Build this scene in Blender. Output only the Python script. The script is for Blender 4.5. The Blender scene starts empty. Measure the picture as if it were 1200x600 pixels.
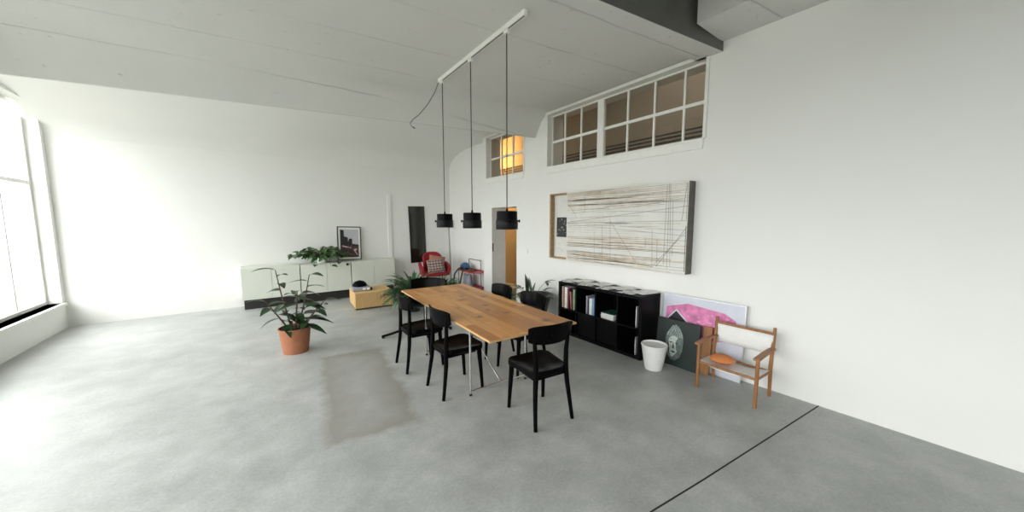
import bpy, bmesh, math, random
from mathutils import Vector, Matrix, Euler
PI = math.pi
R = math.radians
S = bpy.context.scene
C = S.collection
rnd = random.Random(7)

# ------------------------------------------------------------------ materials
MATS = {}

def nodes_of(name):
    m = bpy.data.materials.new(name)
    m.use_nodes = True
    nt = m.node_tree
    b = nt.nodes['Principled BSDF']
    MATS[name] = m
    return m, nt, b

def N(nt, typ, **kw):
    n = nt.nodes.new(typ)
    for k, v in kw.items():
        setattr(n, k, v)
    return n

def coords(nt, scale=(1, 1, 1), rot=(0, 0, 0), loc=(0, 0, 0)):
    tc = N(nt, 'ShaderNodeTexCoord')
    mp = N(nt, 'ShaderNodeMapping')
    mp.inputs['Scale'].default_value = scale
    mp.inputs['Rotation'].default_value = rot
    mp.inputs['Location'].default_value = loc
    nt.links.new(tc.outputs['Object'], mp.inputs['Vector'])
    return mp.outputs['Vector']

def ramp(nt, fac, stops, interp='LINEAR'):
    r = N(nt, 'ShaderNodeValToRGB')
    r.color_ramp.interpolation = interp
    els = r.color_ramp.elements
    while len(els) < len(stops):
        els.new(0.5)
    for e, (p, c) in zip(els, stops):
        e.position = p
        e.color = (c[0], c[1], c[2], 1)
    nt.links.new(fac, r.inputs['Fac'])
    return r.outputs['Color']

def mixc(nt, fac, a, b, mode='MIX'):
    n = N(nt, 'ShaderNodeMix', data_type='RGBA', blend_type=mode)
    for sock, v in ((n.inputs[0], fac), (n.inputs[6], a), (n.inputs[7], b)):
        if hasattr(v, 'is_output'):
            nt.links.new(v, sock)
        elif isinstance(v, (int, float)):
            sock.default_value = v
        else:
            sock.default_value = (v[0], v[1], v[2], 1)
    return n.outputs[2]

def noise(nt, vec, scale, detail=3, rough=0.55):
    n = N(nt, 'ShaderNodeTexNoise')
    n.inputs['Scale'].default_value = scale
    n.inputs['Detail'].default_value = detail
    n.inputs['Roughness'].default_value = rough
    nt.links.new(vec, n.inputs['Vector'])
    return n.outputs['Fac']

def math_n(nt, op, a, b=0.0, c=None):
    n = N(nt, 'ShaderNodeMath', operation=op)
    for i, v in enumerate((a, b, c)):
        if v is None:
            continue
        if hasattr(v, 'is_output'):
            nt.links.new(v, n.inputs[i])
        else:
            n.inputs[i].default_value = v
    return n.outputs[0]

def bump(nt, b, h, strength=0.2, dist=0.01):
    n = N(nt, 'ShaderNodeBump')
    n.inputs['Strength'].default_value = strength
    n.inputs['Distance'].default_value = dist
    nt.links.new(h, n.inputs['Height'])
    nt.links.new(n.outputs['Normal'], b.inputs['Normal'])

def plain(name, col, rough=0.5, metal=0.0, var=0.08, scale=12, bmp=0.0, spec=None, coat=0.0, stretch=(1, 1, 1)):
    m, nt, b = nodes_of(name)
    v = coords(nt, stretch)
    f = noise(nt, v, scale)
    lo = tuple(c * (1 - var) for c in col)
    hi = tuple(min(1, c * (1 + var)) for c in col)
    c = ramp(nt, f, [(0.3, lo), (0.7, hi)])
    nt.links.new(c, b.inputs['Base Color'])
    b.inputs['Roughness'].default_value = rough
    b.inputs['Metallic'].default_value = metal
    if spec is not None:
        b.inputs['Specular IOR Level'].default_value = spec
    if coat:
        b.inputs['Coat Weight'].default_value = coat
    if bmp:
        bump(nt, b, f, bmp, 0.004)
    return m

def glass(name, tint=(1, 1, 1), refl=0.06):
    m = bpy.data.materials.new(name)
    m.use_nodes = True
    nt = m.node_tree
    nt.nodes.remove(nt.nodes['Principled BSDF'])
    out = nt.nodes['Material Output']
    t = N(nt, 'ShaderNodeBsdfTransparent')
    t.inputs[0].default_value = (*tint, 1)
    g = N(nt, 'ShaderNodeBsdfGlossy')
    g.inputs['Roughness'].default_value = 0.02
    lw = N(nt, 'ShaderNodeLayerWeight')
    lw.inputs['Blend'].default_value = 0.5
    fc = math_n(nt, 'MULTIPLY_ADD', math_n(nt, 'POWER', lw.outputs['Facing'], 4.0), 0.5, refl)
    mx = N(nt, 'ShaderNodeMixShader')
    nt.links.new(fc, mx.inputs[0])
    nt.links.new(t.outputs[0], mx.inputs[1])
    nt.links.new(g.outputs[0], mx.inputs[2])
    nt.links.new(mx.outputs[0], out.inputs[0])
    MATS[name] = m
    return m

# walls: white lime paint with a slightly uneven trowelled surface
def wall_paint(name, col, bstr=0.12, warm=0.02):
    m, nt, b = nodes_of(name)
    v = coords(nt)
    big = noise(nt, v, 0.9, 4)
    fine = noise(nt, v, 22, 5)
    c = ramp(nt, big, [(0.25, tuple(x * 0.965 for x in col)), (0.75, col)])
    nt.links.new(c, b.inputs['Base Color'])
    b.inputs['Roughness'].default_value = 0.75
    h = math_n(nt, 'ADD', math_n(nt, 'MULTIPLY', big, 2.0), math_n(nt, 'MULTIPLY', fine, 0.25))
    bump(nt, b, h, bstr, 0.02)
    return m

wall_paint('wall_white', (0.83, 0.83, 0.80))
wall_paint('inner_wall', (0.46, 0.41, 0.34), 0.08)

# ceiling: painted concrete with board marks along X and plaster pits
def ceiling_paint():
    m, nt, b = nodes_of('ceiling_concrete')
    v = coords(nt, rot=(0, 0, R(7.5)))
    sep = N(nt, 'ShaderNodeSeparateXYZ')
    nt.links.new(v, sep.inputs[0])
    wob = math_n(nt, 'MULTIPLY', noise(nt, v, 1.5, 2), 0.05)
    y = math_n(nt, 'ADD', sep.outputs['Y'], wob)
    fr = math_n(nt, 'FRACT', math_n(nt, 'MULTIPLY', y, 1.45))
    d = math_n(nt, 'ABSOLUTE', math_n(nt, 'SUBTRACT', fr, 0.5))
    groove = ramp(nt, d, [(0.0, (1, 1, 1)), (0.016, (0, 0, 0))])
    gate = ramp(nt, noise(nt, coords(nt, (0.5, 1.2, 1)), 1.6, 2), [(0.38, (0, 0, 0)), (0.55, (1, 1, 1))])
    groove = mixc(nt, 1.0, groove, gate, 'MULTIPLY')
    big = noise(nt, v, 0.7, 5)
    col = ramp(nt, big, [(0.25, (0.63, 0.635, 0.605)), (0.75, (0.70, 0.70, 0.67))])
    vor = N(nt, 'ShaderNodeTexVoronoi')
    vor.inputs['Scale'].default_value = 9
    nt.links.new(coords(nt, (1, 1.6, 1)), vor.inputs['Vector'])
    pits = ramp(nt, vor.outputs['Distance'], [(0.0, (1, 1, 1)), (0.16, (0, 0, 0))])
    pg = ramp(nt, noise(nt, v, 1.1, 3), [(0.50, (0, 0, 0)), (0.60, (1, 1, 1))])
    pits = mixc(nt, 1.0, pits, pg, 'MULTIPLY')
    col = mixc(nt, math_n(nt, 'MULTIPLY', groove, 0.28), col, (0.36, 0.36, 0.34))
    col = mixc(nt, math_n(nt, 'MULTIPLY', pits, 0.4), col, (0.44, 0.44, 0.42))
    nt.links.new(col, b.inputs['Base Color'])
    b.inputs['Roughness'].default_value = 0.8
    h = math_n(nt, 'SUBTRACT', math_n(nt, 'MULTIPLY', noise(nt, v, 6, 5), 0.5), math_n(nt, 'MULTIPLY', pits, 1.4))
    h = math_n(nt, 'SUBTRACT', h, groove)
    bump(nt, b, h, 0.55, 0.02)

ceiling_paint()

plain('dark_concrete', (0.15, 0.15, 0.135), 0.85, var=0.15, scale=3, bmp=0.3)  # darker grey than the rest of the ceiling, for the well

# floor: polished grey concrete with blotches and one large darker worn patch
def floor_mat():
    m, nt, b = nodes_of('floor_concrete')
    v = coords(nt)
    big = noise(nt, v, 0.8, 5, 0.6)
    mid = noise(nt, v, 3.2, 6, 0.65)
    fine = noise(nt, v, 55, 3)
    col = ramp(nt, big, [(0.28, (0.42, 0.435, 0.42)), (0.5, (0.49, 0.505, 0.49)), (0.72, (0.56, 0.57, 0.555))])
    col = mixc(nt, 0.55, col, ramp(nt, mid, [(0.32, (0.62, 0.62, 0.61)), (0.66, (1, 1, 1))]), 'MULTIPLY')
    col = mixc(nt, 0.6, col, ramp(nt, fine, [(0.3, (0.72, 0.72, 0.72)), (0.7, (1, 1, 1))]), 'MULTIPLY')
    # worn patch: rotated box mask with rough edges
    pv = N(nt, 'ShaderNodeMapping', vector_type='TEXTURE')
    pv.inputs['Location'].default_value = (0.76, 3.62, 0)
    pv.inputs['Rotation'].default_value = (0, 0, R(-6))
    nt.links.new(v, pv.inputs['Vector'])
    sp = N(nt, 'ShaderNodeSeparateXYZ')
    nt.links.new(pv.outputs[0], sp.inputs[0])
    wob = math_n(nt, 'MULTIPLY', math_n(nt, 'SUBTRACT', noise(nt, v, 2.6, 6, 0.7), 0.5), 0.32)
    dx = math_n(nt, 'SUBTRACT', math_n(nt, 'ABSOLUTE', sp.outputs['X']), 0.33)
    dy = math_n(nt, 'SUBTRACT', math_n(nt, 'ABSOLUTE', sp.outputs['Y']), 0.95)
    dd = math_n(nt, 'ADD', math_n(nt, 'MAXIMUM', dx, dy), wob)
    mask = ramp(nt, math_n(nt, 'ADD', dd, 0.5), [(0.20, (0.42, 0.42, 0.42)), (0.47, (1, 1, 1)), (0.56, (0, 0, 0))])
    col = mixc(nt, math_n(nt, 'MULTIPLY', mask, 0.80), col, (0.26, 0.245, 0.21))
    nt.links.new(col, b.inputs['Base Color'])
    rg = ramp(nt, mid, [(0.3, (0.34, 0.34, 0.34)), (0.7, (0.52, 0.52, 0.52))])
    nt.links.new(rg, b.inputs['Roughness'])
    b.inputs['Specular IOR Level'].default_value = 0.4
    bump(nt, b, math_n(nt, 'ADD', mid, math_n(nt, 'MULTIPLY', fine, 0.5)), 0.12, 0.004)

floor_mat()

# table top: glued oiled pine staves running lengthwise with dark knots
KNOTS = [(-0.038, 0.209, 0.030), (0.063, 0.396, 0.020), (0.082, -0.161, 0.024), (0.266, 0.229, 0.026), (-0.293, 0.948, 0.022), (-0.195, -0.531, 0.020),
         (0.0, -0.353, 0.017), (0.108, -0.548, 0.020), (-0.226, -0.114, 0.015), (0.262, -0.979, 0.034), (0.30, 0.75, 0.018), (0.02, 0.82, 0.015), (-0.12, 0.55, 0.014), (0.33, -0.35, 0.02)]

def table_wood():
    m, nt, b = nodes_of('table_wood')
    tc = N(nt, 'ShaderNodeTexCoord')
    mp = N(nt, 'ShaderNodeMapping')
    mp.inputs['Rotation'].default_value = (0, 0, R(90))
    nt.links.new(tc.outputs['Object'], mp.inputs['Vector'])
    v = mp.outputs[0]
    br = N(nt, 'ShaderNodeTexBrick')
    br.offset = 0.41
    br.inputs['Color1'].default_value = (0.0, 0.0, 0.0, 1)
    br.inputs['Color2'].default_value = (1, 1, 1, 1)
    br.inputs['Mortar'].default_value = (0.35, 0.35, 0.35, 1)
    br.inputs['Scale'].default_value = 1
    br.inputs['Mortar Size'].default_value = 0.0012
    br.inputs['Brick Width'].default_value = 0.72
    br.inputs['Row Height'].default_value = 0.088
    nt.links.new(v, br.inputs['Vector'])
    vs = coords(nt, (26, 1.6, 8))
    grain = noise(nt, vs, 1.6, 6, 0.6)
    base = ramp(nt, br.outputs['Color'], [(0.0, (0.52, 0.205, 0.045)), (0.5, (0.70, 0.315, 0.075)), (1.0, (0.86, 0.43, 0.125))])
    col = mixc(nt, 0.6, base, ramp(nt, grain, [(0.25, (0.62, 0.55, 0.48)), (0.7, (1, 1, 1))]), 'MULTIPLY')
    warp = N(nt, 'ShaderNodeTexNoise')
    warp.inputs['Scale'].default_value = 22
    nt.links.new(tc.outputs['Object'], warp.inputs['Vector'])
    kn = None
    for kx, ky, kr in KNOTS:
        dn = N(nt, 'ShaderNodeVectorMath', operation='DISTANCE')
        nt.links.new(tc.outputs['Object'], dn.inputs[0])
        dn.inputs[1].default_value = (kx, ky, 0.742)
        q = math_n(nt, 'DIVIDE', dn.outputs['Value'], kr)
        kn = q if kn is None else math_n(nt, 'MINIMUM', kn, q)
    kn = math_n(nt, 'ADD', kn, math_n(nt, 'MULTIPLY', math_n(nt, 'SUBTRACT', warp.outputs['Fac'], 0.5), 1.3))
    knot = ramp(nt, math_n(nt, 'MULTIPLY', kn, 0.25), [(0.12, (1, 1, 1)), (0.27, (0.5, 0.5, 0.5)), (0.60, (0, 0, 0))])
    col = mixc(nt, math_n(nt, 'MULTIPLY', knot, 0.8), col, (0.10, 0.035, 0.012))
    mort = math_n(nt, 'MULTIPLY', br.outputs['Fac'], 0.55)
    col = mixc(nt, mort, col, (0.16, 0.06, 0.02))
    nt.links.new(col, b.inputs['Base Color'])
    b.inputs['Roughness'].default_value = 0.38
    b.inputs['Specular IOR Level'].default_value = 0.45
    bump(nt, b, grain, 0.08, 0.002)

table_wood()
plain('table_edge', (0.56, 0.33, 0.14), 0.5, var=0.15, scale=8)
plain('chrome', (0.72, 0.72, 0.72), 0.18, 1.0, 0.03)
plain('rubber', (0.02, 0.02, 0.02), 0.7)
plain('black_lacquer', (0.0022, 0.0022, 0.0024), 0.26, 0, 0.2, 9, spec=0.05)
plain('black_laminate', (0.0035, 0.0035, 0.004), 0.38, 0, 0.15, 20, spec=0.10)
plain('black_metal', (0.0025, 0.0025, 0.0028), 0.35, 0.0, 0.1, spec=0.06)
plain('grey_metal', (0.007, 0.0075, 0.009), 0.40, 0.0, 0.1, spec=0.14)
plain('liner_wood_reflection', (0.8, 0.45, 0.3), 0.35, 0.6, 0.05)  # pinkish reflection of the wood below, put into the liner colour
plain('cord_black', (0.03, 0.03, 0.032), 0.6)
plain('cord_grey', (0.16, 0.16, 0.16), 0.6)
plain('track_white', (0.85, 0.85, 0.80), 0.45, var=0.02)
plain('track_dark', (0.05, 0.05, 0.05), 0.5)
plain('frame_white', (0.82, 0.82, 0.78), 0.5, var=0.03)
glass('pane', (0.97, 0.97, 0.96), 0.02)
glass('inner_pane', (0.86, 0.84, 0.80), 0.05)
plain('joint_dark', (0.015, 0.015, 0.015), 0.8)
plain('lowboard_paint', (0.68, 0.71, 0.63), 0.45, var=0.02, scale=3)
plain('plinth_dark', (0.022, 0.019, 0.017), 0.6)
plain('leaf_dark', (0.018, 0.050, 0.016), 0.36, var=0.5, scale=10)
plain('leaf_mid', (0.045, 0.115, 0.030), 0.42, var=0.5, scale=9)
plain('leaf_fern', (0.050, 0.115, 0.045), 0.5, var=0.55, scale=7)
plain('leaf_pale', (0.16, 0.22, 0.10), 0.42, var=0.3, scale=7)
plain('stem_brown', (0.09, 0.055, 0.025), 0.7)
plain('soil', (0.02, 0.014, 0.010), 0.95, bmp=0.8, scale=60)
plain('pot_black', (0.014, 0.014, 0.015), 0.35)
plain('pot_white', (0.78, 0.78, 0.75), 0.4, var=0.02)
plain('pot_terracotta', (0.36, 0.14, 0.07), 0.75)
plain('red_fabric', (0.29, 0.008, 0.016), 0.8, var=0.18, scale=40, bmp=0.2)
plain('red_paint', (0.42, 0.03, 0.045), 0.4, var=0.06)
plain('salmon_fabric', (0.36, 0.16, 0.11), 0.85, var=0.15, scale=40, bmp=0.2)
plain('bin_white', (0.83, 0.83, 0.82), 0.38, var=0.02)
plain('paper_white', (0.80, 0.80, 0.78), 0.6, var=0.03)
plain('chair_oak', (0.31, 0.135, 0.045), 0.45, var=0.25, scale=4, stretch=(8, 8, 1))
plain('ply_edge', (0.36, 0.24, 0.12), 0.6, var=0.3, scale=6, stretch=(6, 1, 6))
plain('dark_edge', (0.10, 0.09, 0.075), 0.55, var=0.2)
plain('print_white', (0.72, 0.715, 0.67), 0.6, var=0.04, scale=5)
plain('line_black', (0.13, 0.12, 0.11), 0.6)
plain('line_brown', (0.42, 0.30, 0.17), 0.6, var=0.3)
plain('line_pale', (0.55, 0.47, 0.37), 0.6, var=0.2)
plain('canvas_green', (0.012, 0.021, 0.019), 0.55, var=0.2, scale=4)
plain('stone_pale', (0.30, 0.36, 0.33), 0.6, var=0.35, scale=14)
plain('stone_light', (0.52, 0.58, 0.54), 0.6, var=0.2, scale=14)
plain('stone_mid', (0.13, 0.165, 0.15), 0.6, var=0.4, scale=18)
plain('stone_dark', (0.045, 0.06, 0.055), 0.6, var=0.3, scale=14)
plain('pink_print', (0.66, 0.20, 0.40), 0.5, var=0.35, scale=9)
plain('pink_pale', (0.76, 0.38, 0.54), 0.5, var=0.2, scale=9)
plain('print_navy', (0.008, 0.009, 0.015), 0.5)
plain('print_lilac', (0.62, 0.63, 0.72), 0.5, var=0.04)
plain('silver_frame', (0.62, 0.62, 0.62), 0.35, 0.5)
plain('picture_black', (0.014, 0.013, 0.014), 0.45)
plain('print_sky', (0.47, 0.47, 0.50), 0.5, var=0.06, scale=5)
plain('print_plum', (0.060, 0.026, 0.034), 0.5, var=0.5, scale=25)
plain('print_pink_light', (0.60, 0.42, 0.42), 0.5, var=0.3, scale=30)
plain('straw', (0.60, 0.40, 0.18), 0.75, var=0.2, scale=5, stretch=(30, 30, 2), bmp=0.25)
plain('radio_grey', (0.33, 0.33, 0.38), 0.5, var=0.06)
plain('blue_gloss', (0.03, 0.10, 0.24), 0.2, var=0.15)
plain('mirror_dark', (0.012, 0.012, 0.010), 0.10, 0.0, 0.1, spec=0.6)
plain('lamp_steel', (0.33, 0.33, 0.31), 0.35, 0.7)
plain('trolley_steel', (0.22, 0.23, 0.24), 0.35, 0.6)
plain('pipe_dark', (0.04, 0.028, 0.018), 0.5)
plain('green_cover', (0.012, 0.07, 0.045), 0.5)
plain('orange_fabric', (0.72, 0.25, 0.08), 0.8)

def zigzag_fabric():
    m, nt, b = nodes_of('kilim_fabric')
    v = coords(nt)
    w = N(nt, 'ShaderNodeTexWave', wave_type='BANDS', bands_direction='Z', wave_profile='SAW')
    w.inputs['Scale'].default_value = 2.6
    w.inputs['Distortion'].default_value = 0
    nt.links.new(v, w.inputs['Vector'])
    band = ramp(nt, w.outputs['Color'], [(0.0, (0.30, 0.15, 0.13)), (0.22, (0.015, 0.015, 0.015)), (0.40, (0.17, 0.16, 0.13)), (0.6, (0.27, 0.10, 0.10)), (0.85, (0.03, 0.025, 0.025))], 'CONSTANT')
    ck = N(nt, 'ShaderNodeTexChecker')
    ck.inputs['Scale'].default_value = 22
    nt.links.new(coords(nt, rot=(0, R(45), 0)), ck.inputs['Vector'])
    c = mixc(nt, math_n(nt, 'MULTIPLY', ck.outputs['Fac'], 0.35), band, (0.70, 0.66, 0.60))
    nt.links.new(c, b.inputs['Base Color'])
    b.inputs['Roughness'].default_value = 0.9

zigzag_fabric()

def magazine_mat(name, seed, dark):
    m, nt, b = nodes_of(name)
    v = coords(nt, loc=(seed * 3.1, seed * 1.7, 0))
    f = noise(nt, v, 11, 4, 0.7)
    st = [(0.0, (0.80, 0.80, 0.78)), (0.48, (0.66, 0.66, 0.64)), (0.53, (0.34, 0.34, 0.34)), (0.6, (0.05, 0.05, 0.05))] if dark else \
         [(0.0, (0.84, 0.84, 0.82)), (0.55, (0.72, 0.72, 0.70)), (0.64, (0.48, 0.48, 0.46)), (0.72, (0.2, 0.2, 0.2))]
    nt.links.new(ramp(nt, f, st), b.inputs['Base Color'])
    b.inputs['Roughness'].default_value = 0.35

for i in range(8):
    magazine_mat('magazine_%d' % i, i, i % 2 == 0)

# ------------------------------------------------------------------ mesh builder
class MB:
    def __init__(self):
        self.bm = bmesh.new()

    def raw(self, vs, fs):
        bv = [self.bm.verts.new(v) for v in vs]
        for f in fs:
            try:
                self.bm.faces.new([bv[i] for i in f])
            except ValueError:
                pass
        return self

    def box(self, x0, x1, y0, y1, z0, z1, mx=None):
        vs = [Vector(p) for p in ((x0, y0, z0), (x1, y0, z0), (x1, y1, z0), (x0, y1, z0), (x0, y0, z1), (x1, y0, z1), (x1, y1, z1), (x0, y1, z1))]
        if mx is not None:
            vs = [mx @ v for v in vs]
        return self.raw(vs, [(0, 3, 2, 1), (4, 5, 6, 7), (0, 1, 5, 4), (1, 2, 6, 5), (2, 3, 7, 6), (3, 0, 4, 7)])

    def prism(self, pts, fn, d0, d1):
        """pts: 2-D outline; fn(a, b, d) -> 3-D point; extruded from d0 to d1"""
        n = len(pts)
        vs = [fn(a, b, d0) for a, b in pts] + [fn(a, b, d1) for a, b in pts]
        fs = [tuple(range(n - 1, -1, -1)), tuple(range(n, 2 * n))]
        fs += [(i, (i + 1) % n, n + (i + 1) % n, n + i) for i in range(n)]
        return self.raw(vs, fs)

    def tube(self, pts, r, n=8, closed=False):
        pts = [Vector(p) for p in pts]
        k = len(pts)
        rs = r if isinstance(r, (list, tuple)) else [r] * k
        rings = []
        up = None
        for i, p in enumerate(pts):
            if closed:
                t = pts[(i + 1) % k] - pts[i - 1]
            elif i == 0:
                t = pts[1] - pts[0]
            elif i == k - 1:
                t = pts[-1] - pts[-2]
            else:
                t = (pts[i + 1] - p).normalized() + (p - pts[i - 1]).normalized()
            t.normalize()
            if up is None:
                up = Vector((0, 0, 1)) if abs(t.z) < 0.9 else Vector((1, 0, 0))
            a = t.cross(up)
            if a.length < 1e-6:
                a = t.orthogonal()
            a.normalize()
            b = a.cross(t)
            up = b
            rings.append([p + (a * math.cos(2 * PI * j / n) + b * math.sin(2 * PI * j / n)) * rs[i] for j in range(n)])
        vs = [v for rg in rings for v in rg]
        fs = []
        m = k if closed else k - 1
        for i in range(m):
            i2 = (i + 1) % k
            for j in range(n):
                j2 = (j + 1) % n
                fs.append((i * n + j, i * n + j2, i2 * n + j2, i2 * n + j))
        if not closed:
            fs.append(tuple(range(n - 1, -1, -1)))
            fs.append(tuple((k - 1) * n + j for j in range(n)))
        return self.raw(vs, fs)

    def lathe(self, prof, n=32, c=(0, 0, 0), closed=False):
        vs, fs = [], []
        k = len(prof)
        for r, z in prof:
            for j in range(n):
                a = 2 * PI * j / n
                vs.append((c[0] + r * math.cos(a), c[1] + r * math.sin(a), c[2] + z))
        m = k if closed else k - 1
        for i in range(m):
            i2 = (i + 1) % k
            for j in range(n):
                j2 = (j + 1) % n
                fs.append((i * n + j, i * n + j2, i2 * n + j2, i2 * n + j))
        if not closed:
            if prof[0][0] > 1e-5:
                fs.append(tuple(range(n - 1, -1, -1)))
            if prof[-1][0] > 1e-5:
                fs.append(tuple((k - 1) * n + j for j in range(n)))
        return self.raw(vs, fs)

    def grid(self, f, nu, nv, thick=None):
        """f(u, v) in 0..1 -> point; an open sheet"""
        vs = [f(i / nu, j / nv) for j in range(nv + 1) for i in range(nu + 1)]
        fs = [(j * (nu + 1) + i, j * (nu + 1) + i + 1, (j + 1) * (nu + 1) + i + 1, (j + 1) * (nu + 1) + i) for j in range(nv) for i in range(nu)]
        return self.raw(vs, fs)

    def build(self, name, mat, parent=None, loc=None, rot=None, bevel=0.0, seg=2, subsurf=0, solid=0.0, angle=38, weld=True):
        if weld:
            bmesh.ops.remove_doubles(self.bm, verts=self.bm.verts, dist=1e-5)
        bmesh.ops.recalc_face_normals(self.bm, faces=self.bm.faces)
        me = bpy.data.meshes.new(name)
        self.bm.to_mesh(me)
        self.bm.free()
        for p in me.polygons:
            p.use_smooth = True
        me.set_sharp_from_angle(angle=R(angle))
        o = bpy.data.objects.new(name, me)
        C.objects.link(o)
        me.materials.append(MATS[mat] if isinstance(mat, str) else mat)
        if parent is not None:
            o.parent = parent
        if loc is not None:
            o.location = loc
        if rot is not None:
            o.rotation_euler = rot
        if solid:
            md = o.modifiers.new('solid', 'SOLIDIFY')
            md.thickness = solid
            md.offset = 0
        if bevel:
            md = o.modifiers.new('bevel', 'BEVEL')
            md.width = bevel
            md.segments = seg
            md.limit_method = 'ANGLE'
            md.angle_limit = R(40)
        if subsurf:
            md = o.modifiers.new('sub', 'SUBSURF')
            md.levels = subsurf
            md.render_levels = subsurf
        return o

def tag(o, label, cat, group=None):
    o['label'] = label
    o['category'] = cat
    if group:
        o['group'] = group
    return o

def thing(name, label, cat, loc=(0, 0, 0), rz=0.0, group=None):
    o = bpy.data.objects.new(name, None)
    o.empty_display_size = 0.1
    C.objects.link(o)
    o.location = loc
    o.rotation_euler = (0, 0, rz)
    return tag(o, label, cat, group)

def struct(o):
    o['kind'] = 'structure'
    return o

def copy_tree(o, parent=None):
    c = o.copy()
    C.objects.link(c)
    if parent is not None:
        c.parent = parent
    for ch in list(o.children):
        copy_tree(ch, c)
    return c

# ------------------------------------------------------------------ setting
XL, XR, XREC = -2.5, 3.965, 4.15          # left wall, right wall, recessed stretch of the right wall
YB, YN = 8.40, -6.2                       # back wall, wall behind the viewer
XI = 5.40                                 # far wall of the room beyond the right wall

struct(MB().box(XL - 0.4, 7.0, YN - 0.3, 10.2, -0.12, 0.0).build('floor', 'floor_concrete'))
# expansion joint cut in the floor
struct(MB().prism([(XL, 1.413), (1.738, 0.961), (2.201, 0.902), (3.965, 0.70), (3.965, 0.710), (2.202, 0.912), (1.739, 0.971), (XL, 1.423)],
       lambda a, b, d: (a, b, d), 0.0002, 0.0010).build('trim_1', 'joint_dark'))

def holed_wall(name, mat, x0, x1, ys, zs, holes):
    """wall in the YZ plane between x0 (room face) and x1, with rectangular openings"""
    ys = sorted(set(ys)); zs = sorted(set(zs))
    def solid(i, j):
        if i < 0 or j < 0 or i >= len(ys) - 1 or j >= len(zs) - 1:
            return None
        cy = (ys[i] + ys[i + 1]) / 2; cz = (zs[j] + zs[j + 1]) / 2
        return not any(a < cy < b and c < cz < d for a, b, c, d in holes)
    m = MB()
    for i in range(len(ys) - 1):
        for j in range(len(zs) - 1):
            if not solid(i, j):
                continue
            a, b, c, d = ys[i], ys[i + 1], zs[j], zs[j + 1]
            for x in (x0, x1):
                m.raw([(x, a, c), (x, b, c), (x, b, d), (x, a, d)], [(0, 1, 2, 3)])
            if not solid(i - 1, j): m.raw([(x0, a, c), (x1, a, c), (x1, a, d), (x0, a, d)], [(0, 1, 2, 3)])
            if not solid(i + 1, j): m.raw([(x0, b, c), (x1, b, c), (x1, b, d), (x0, b, d)], [(0, 1, 2, 3)])
            if not solid(i, j - 1): m.raw([(x0, a, c), (x1, a, c), (x1, b, c), (x0, b, c)], [(0, 1, 2, 3)])
            if not solid(i, j + 1): m.raw([(x0, a, d), (x1, a, d), (x1, b, d), (x0, b, d)], [(0, 1, 2, 3)])
    return struct(m.build(name, mat))

W1 = (4.985, 6.25, 2.56, 3.40)
W2 = (1.84, 4.345, 2.56, 3.405)
DO = (5.186, 6.071, 0.0, 1.953)
XW = XR + 0.35
holed_wall('wall_right', 'wall_white', XR, XW, [YN, W2[0], W2[1], W1[0], DO[0], DO[1], W1[1], 6.40],
           [0, DO[3], 2.56, 3.40, 3.405, 4.6], [W1, W2, DO])
struct(MB().box(XREC, XW, 6.40, 10.2, 0, 4.6).build('wall_recess', 'wall_white'))
struct(MB().box(XL - 0.35, XREC, YB, YB + 0.25, 0, 3.6).build('wall_back', 'wall_white'))
struct(MB().box(XL - 0.35, XW, YN - 0.25, YN, 0, 4.6).build('wall_front', 'wall_white'))
LW = [(-5.6, -3.4, 0.40, 3.04), (-2.9, -1.2, 0.40, 3.04), (-0.75, 1.05, 0.40, 3.04), (1.5, 3.3, 0.40, 3.04), (3.65, 5.45, 0.40, 3.04), (6.05, 8.30, 0.40, 3.34)]
holed_wall('wall_left', 'wall_white', XL, XL - 0.35, [YN, YB + 0.25] + [w[0] for w in LW] + [w[1] for w in LW], [0, 0.40, 3.04, 3.34, 4.6], LW)

# narrow plastered chase on the back wall beside the lowboard
struct(MB().box(2.50, 2.60, 8.375, YB, 0.78, 2.30).build('trim_2', 'wall_white', bevel=0.01))

def lofted(name, prof, x0, x1, mat='ceiling_concrete', close=False):
    """profile of (Y at the right wall, skew dY/dX, Z) swept from x0 to x1"""
    m = MB()
    k = len(prof)
    a = [(x0, y + s * (x0 - XR), z) for y, s, z in prof]
    b = [(x1, y + s * (x1 - XR), z) for y, s, z in prof]
    m.raw(a + b, [(i, i + 1, k + i + 1, k + i) for i in range(k - 1)] + ([(k - 1, 0, k, 2 * k - 1)] if close else []))
    return struct(m.build(name, mat, angle=50))

SK, SN = -0.203, -0.115
CZ = 3.45
lofted('ceiling', [(4.25, SK, CZ), (1.90, -0.12, CZ), (1.90, -0.12, 4.5)], XL - 0.1, XR + 0.02)
lofted('ceiling_bay', [(8.41, 0, 2.90), (8.37, 0, 3.08), (8.26, 0, 3.20), (8.05, 0, 3.30), (7.80, 0, 3.36), (7.45, 0, 3.40), (7.0, 0, 3.415), (4.70, SK, 3.415)], XL - 0.1, XREC + 0.02, 'wall_white')
lofted('ceiling_beam', [(4.72, SK, 3.45), (4.72, SK, 3.13), (4.69, SK, 3.11), (4.655, SK, 3.11), (4.60, SK, 3.205), (4.543, SK, 3.30), (4.478, SK, 3.369), (4.41, SK, 3.41), (4.352, SK, 3.435), (4.24, SK, 3.452), (4.24, SK, 3.6), (4.72, SK, 3.6)], XL - 0.1, XR + 0.02, close=True)
lofted('ceiling_beam', [(1.955, -0.104, 3.60), (1.955, -0.104, 3.40), (1.69, -0.135, 3.40), (1.69, -0.135, 3.60)], XL - 0.1, XR + 0.02, close=True)
lofted('ceiling_well', [(1.689, -0.135, 3.402), (1.689, -0.135, 4.45), (0.62, SN, 4.45), (0.62, SN, 3.45), (YN - 0.3, 0, 3.45)], XL - 0.1, XR + 0.02, 'dark_concrete')
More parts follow.
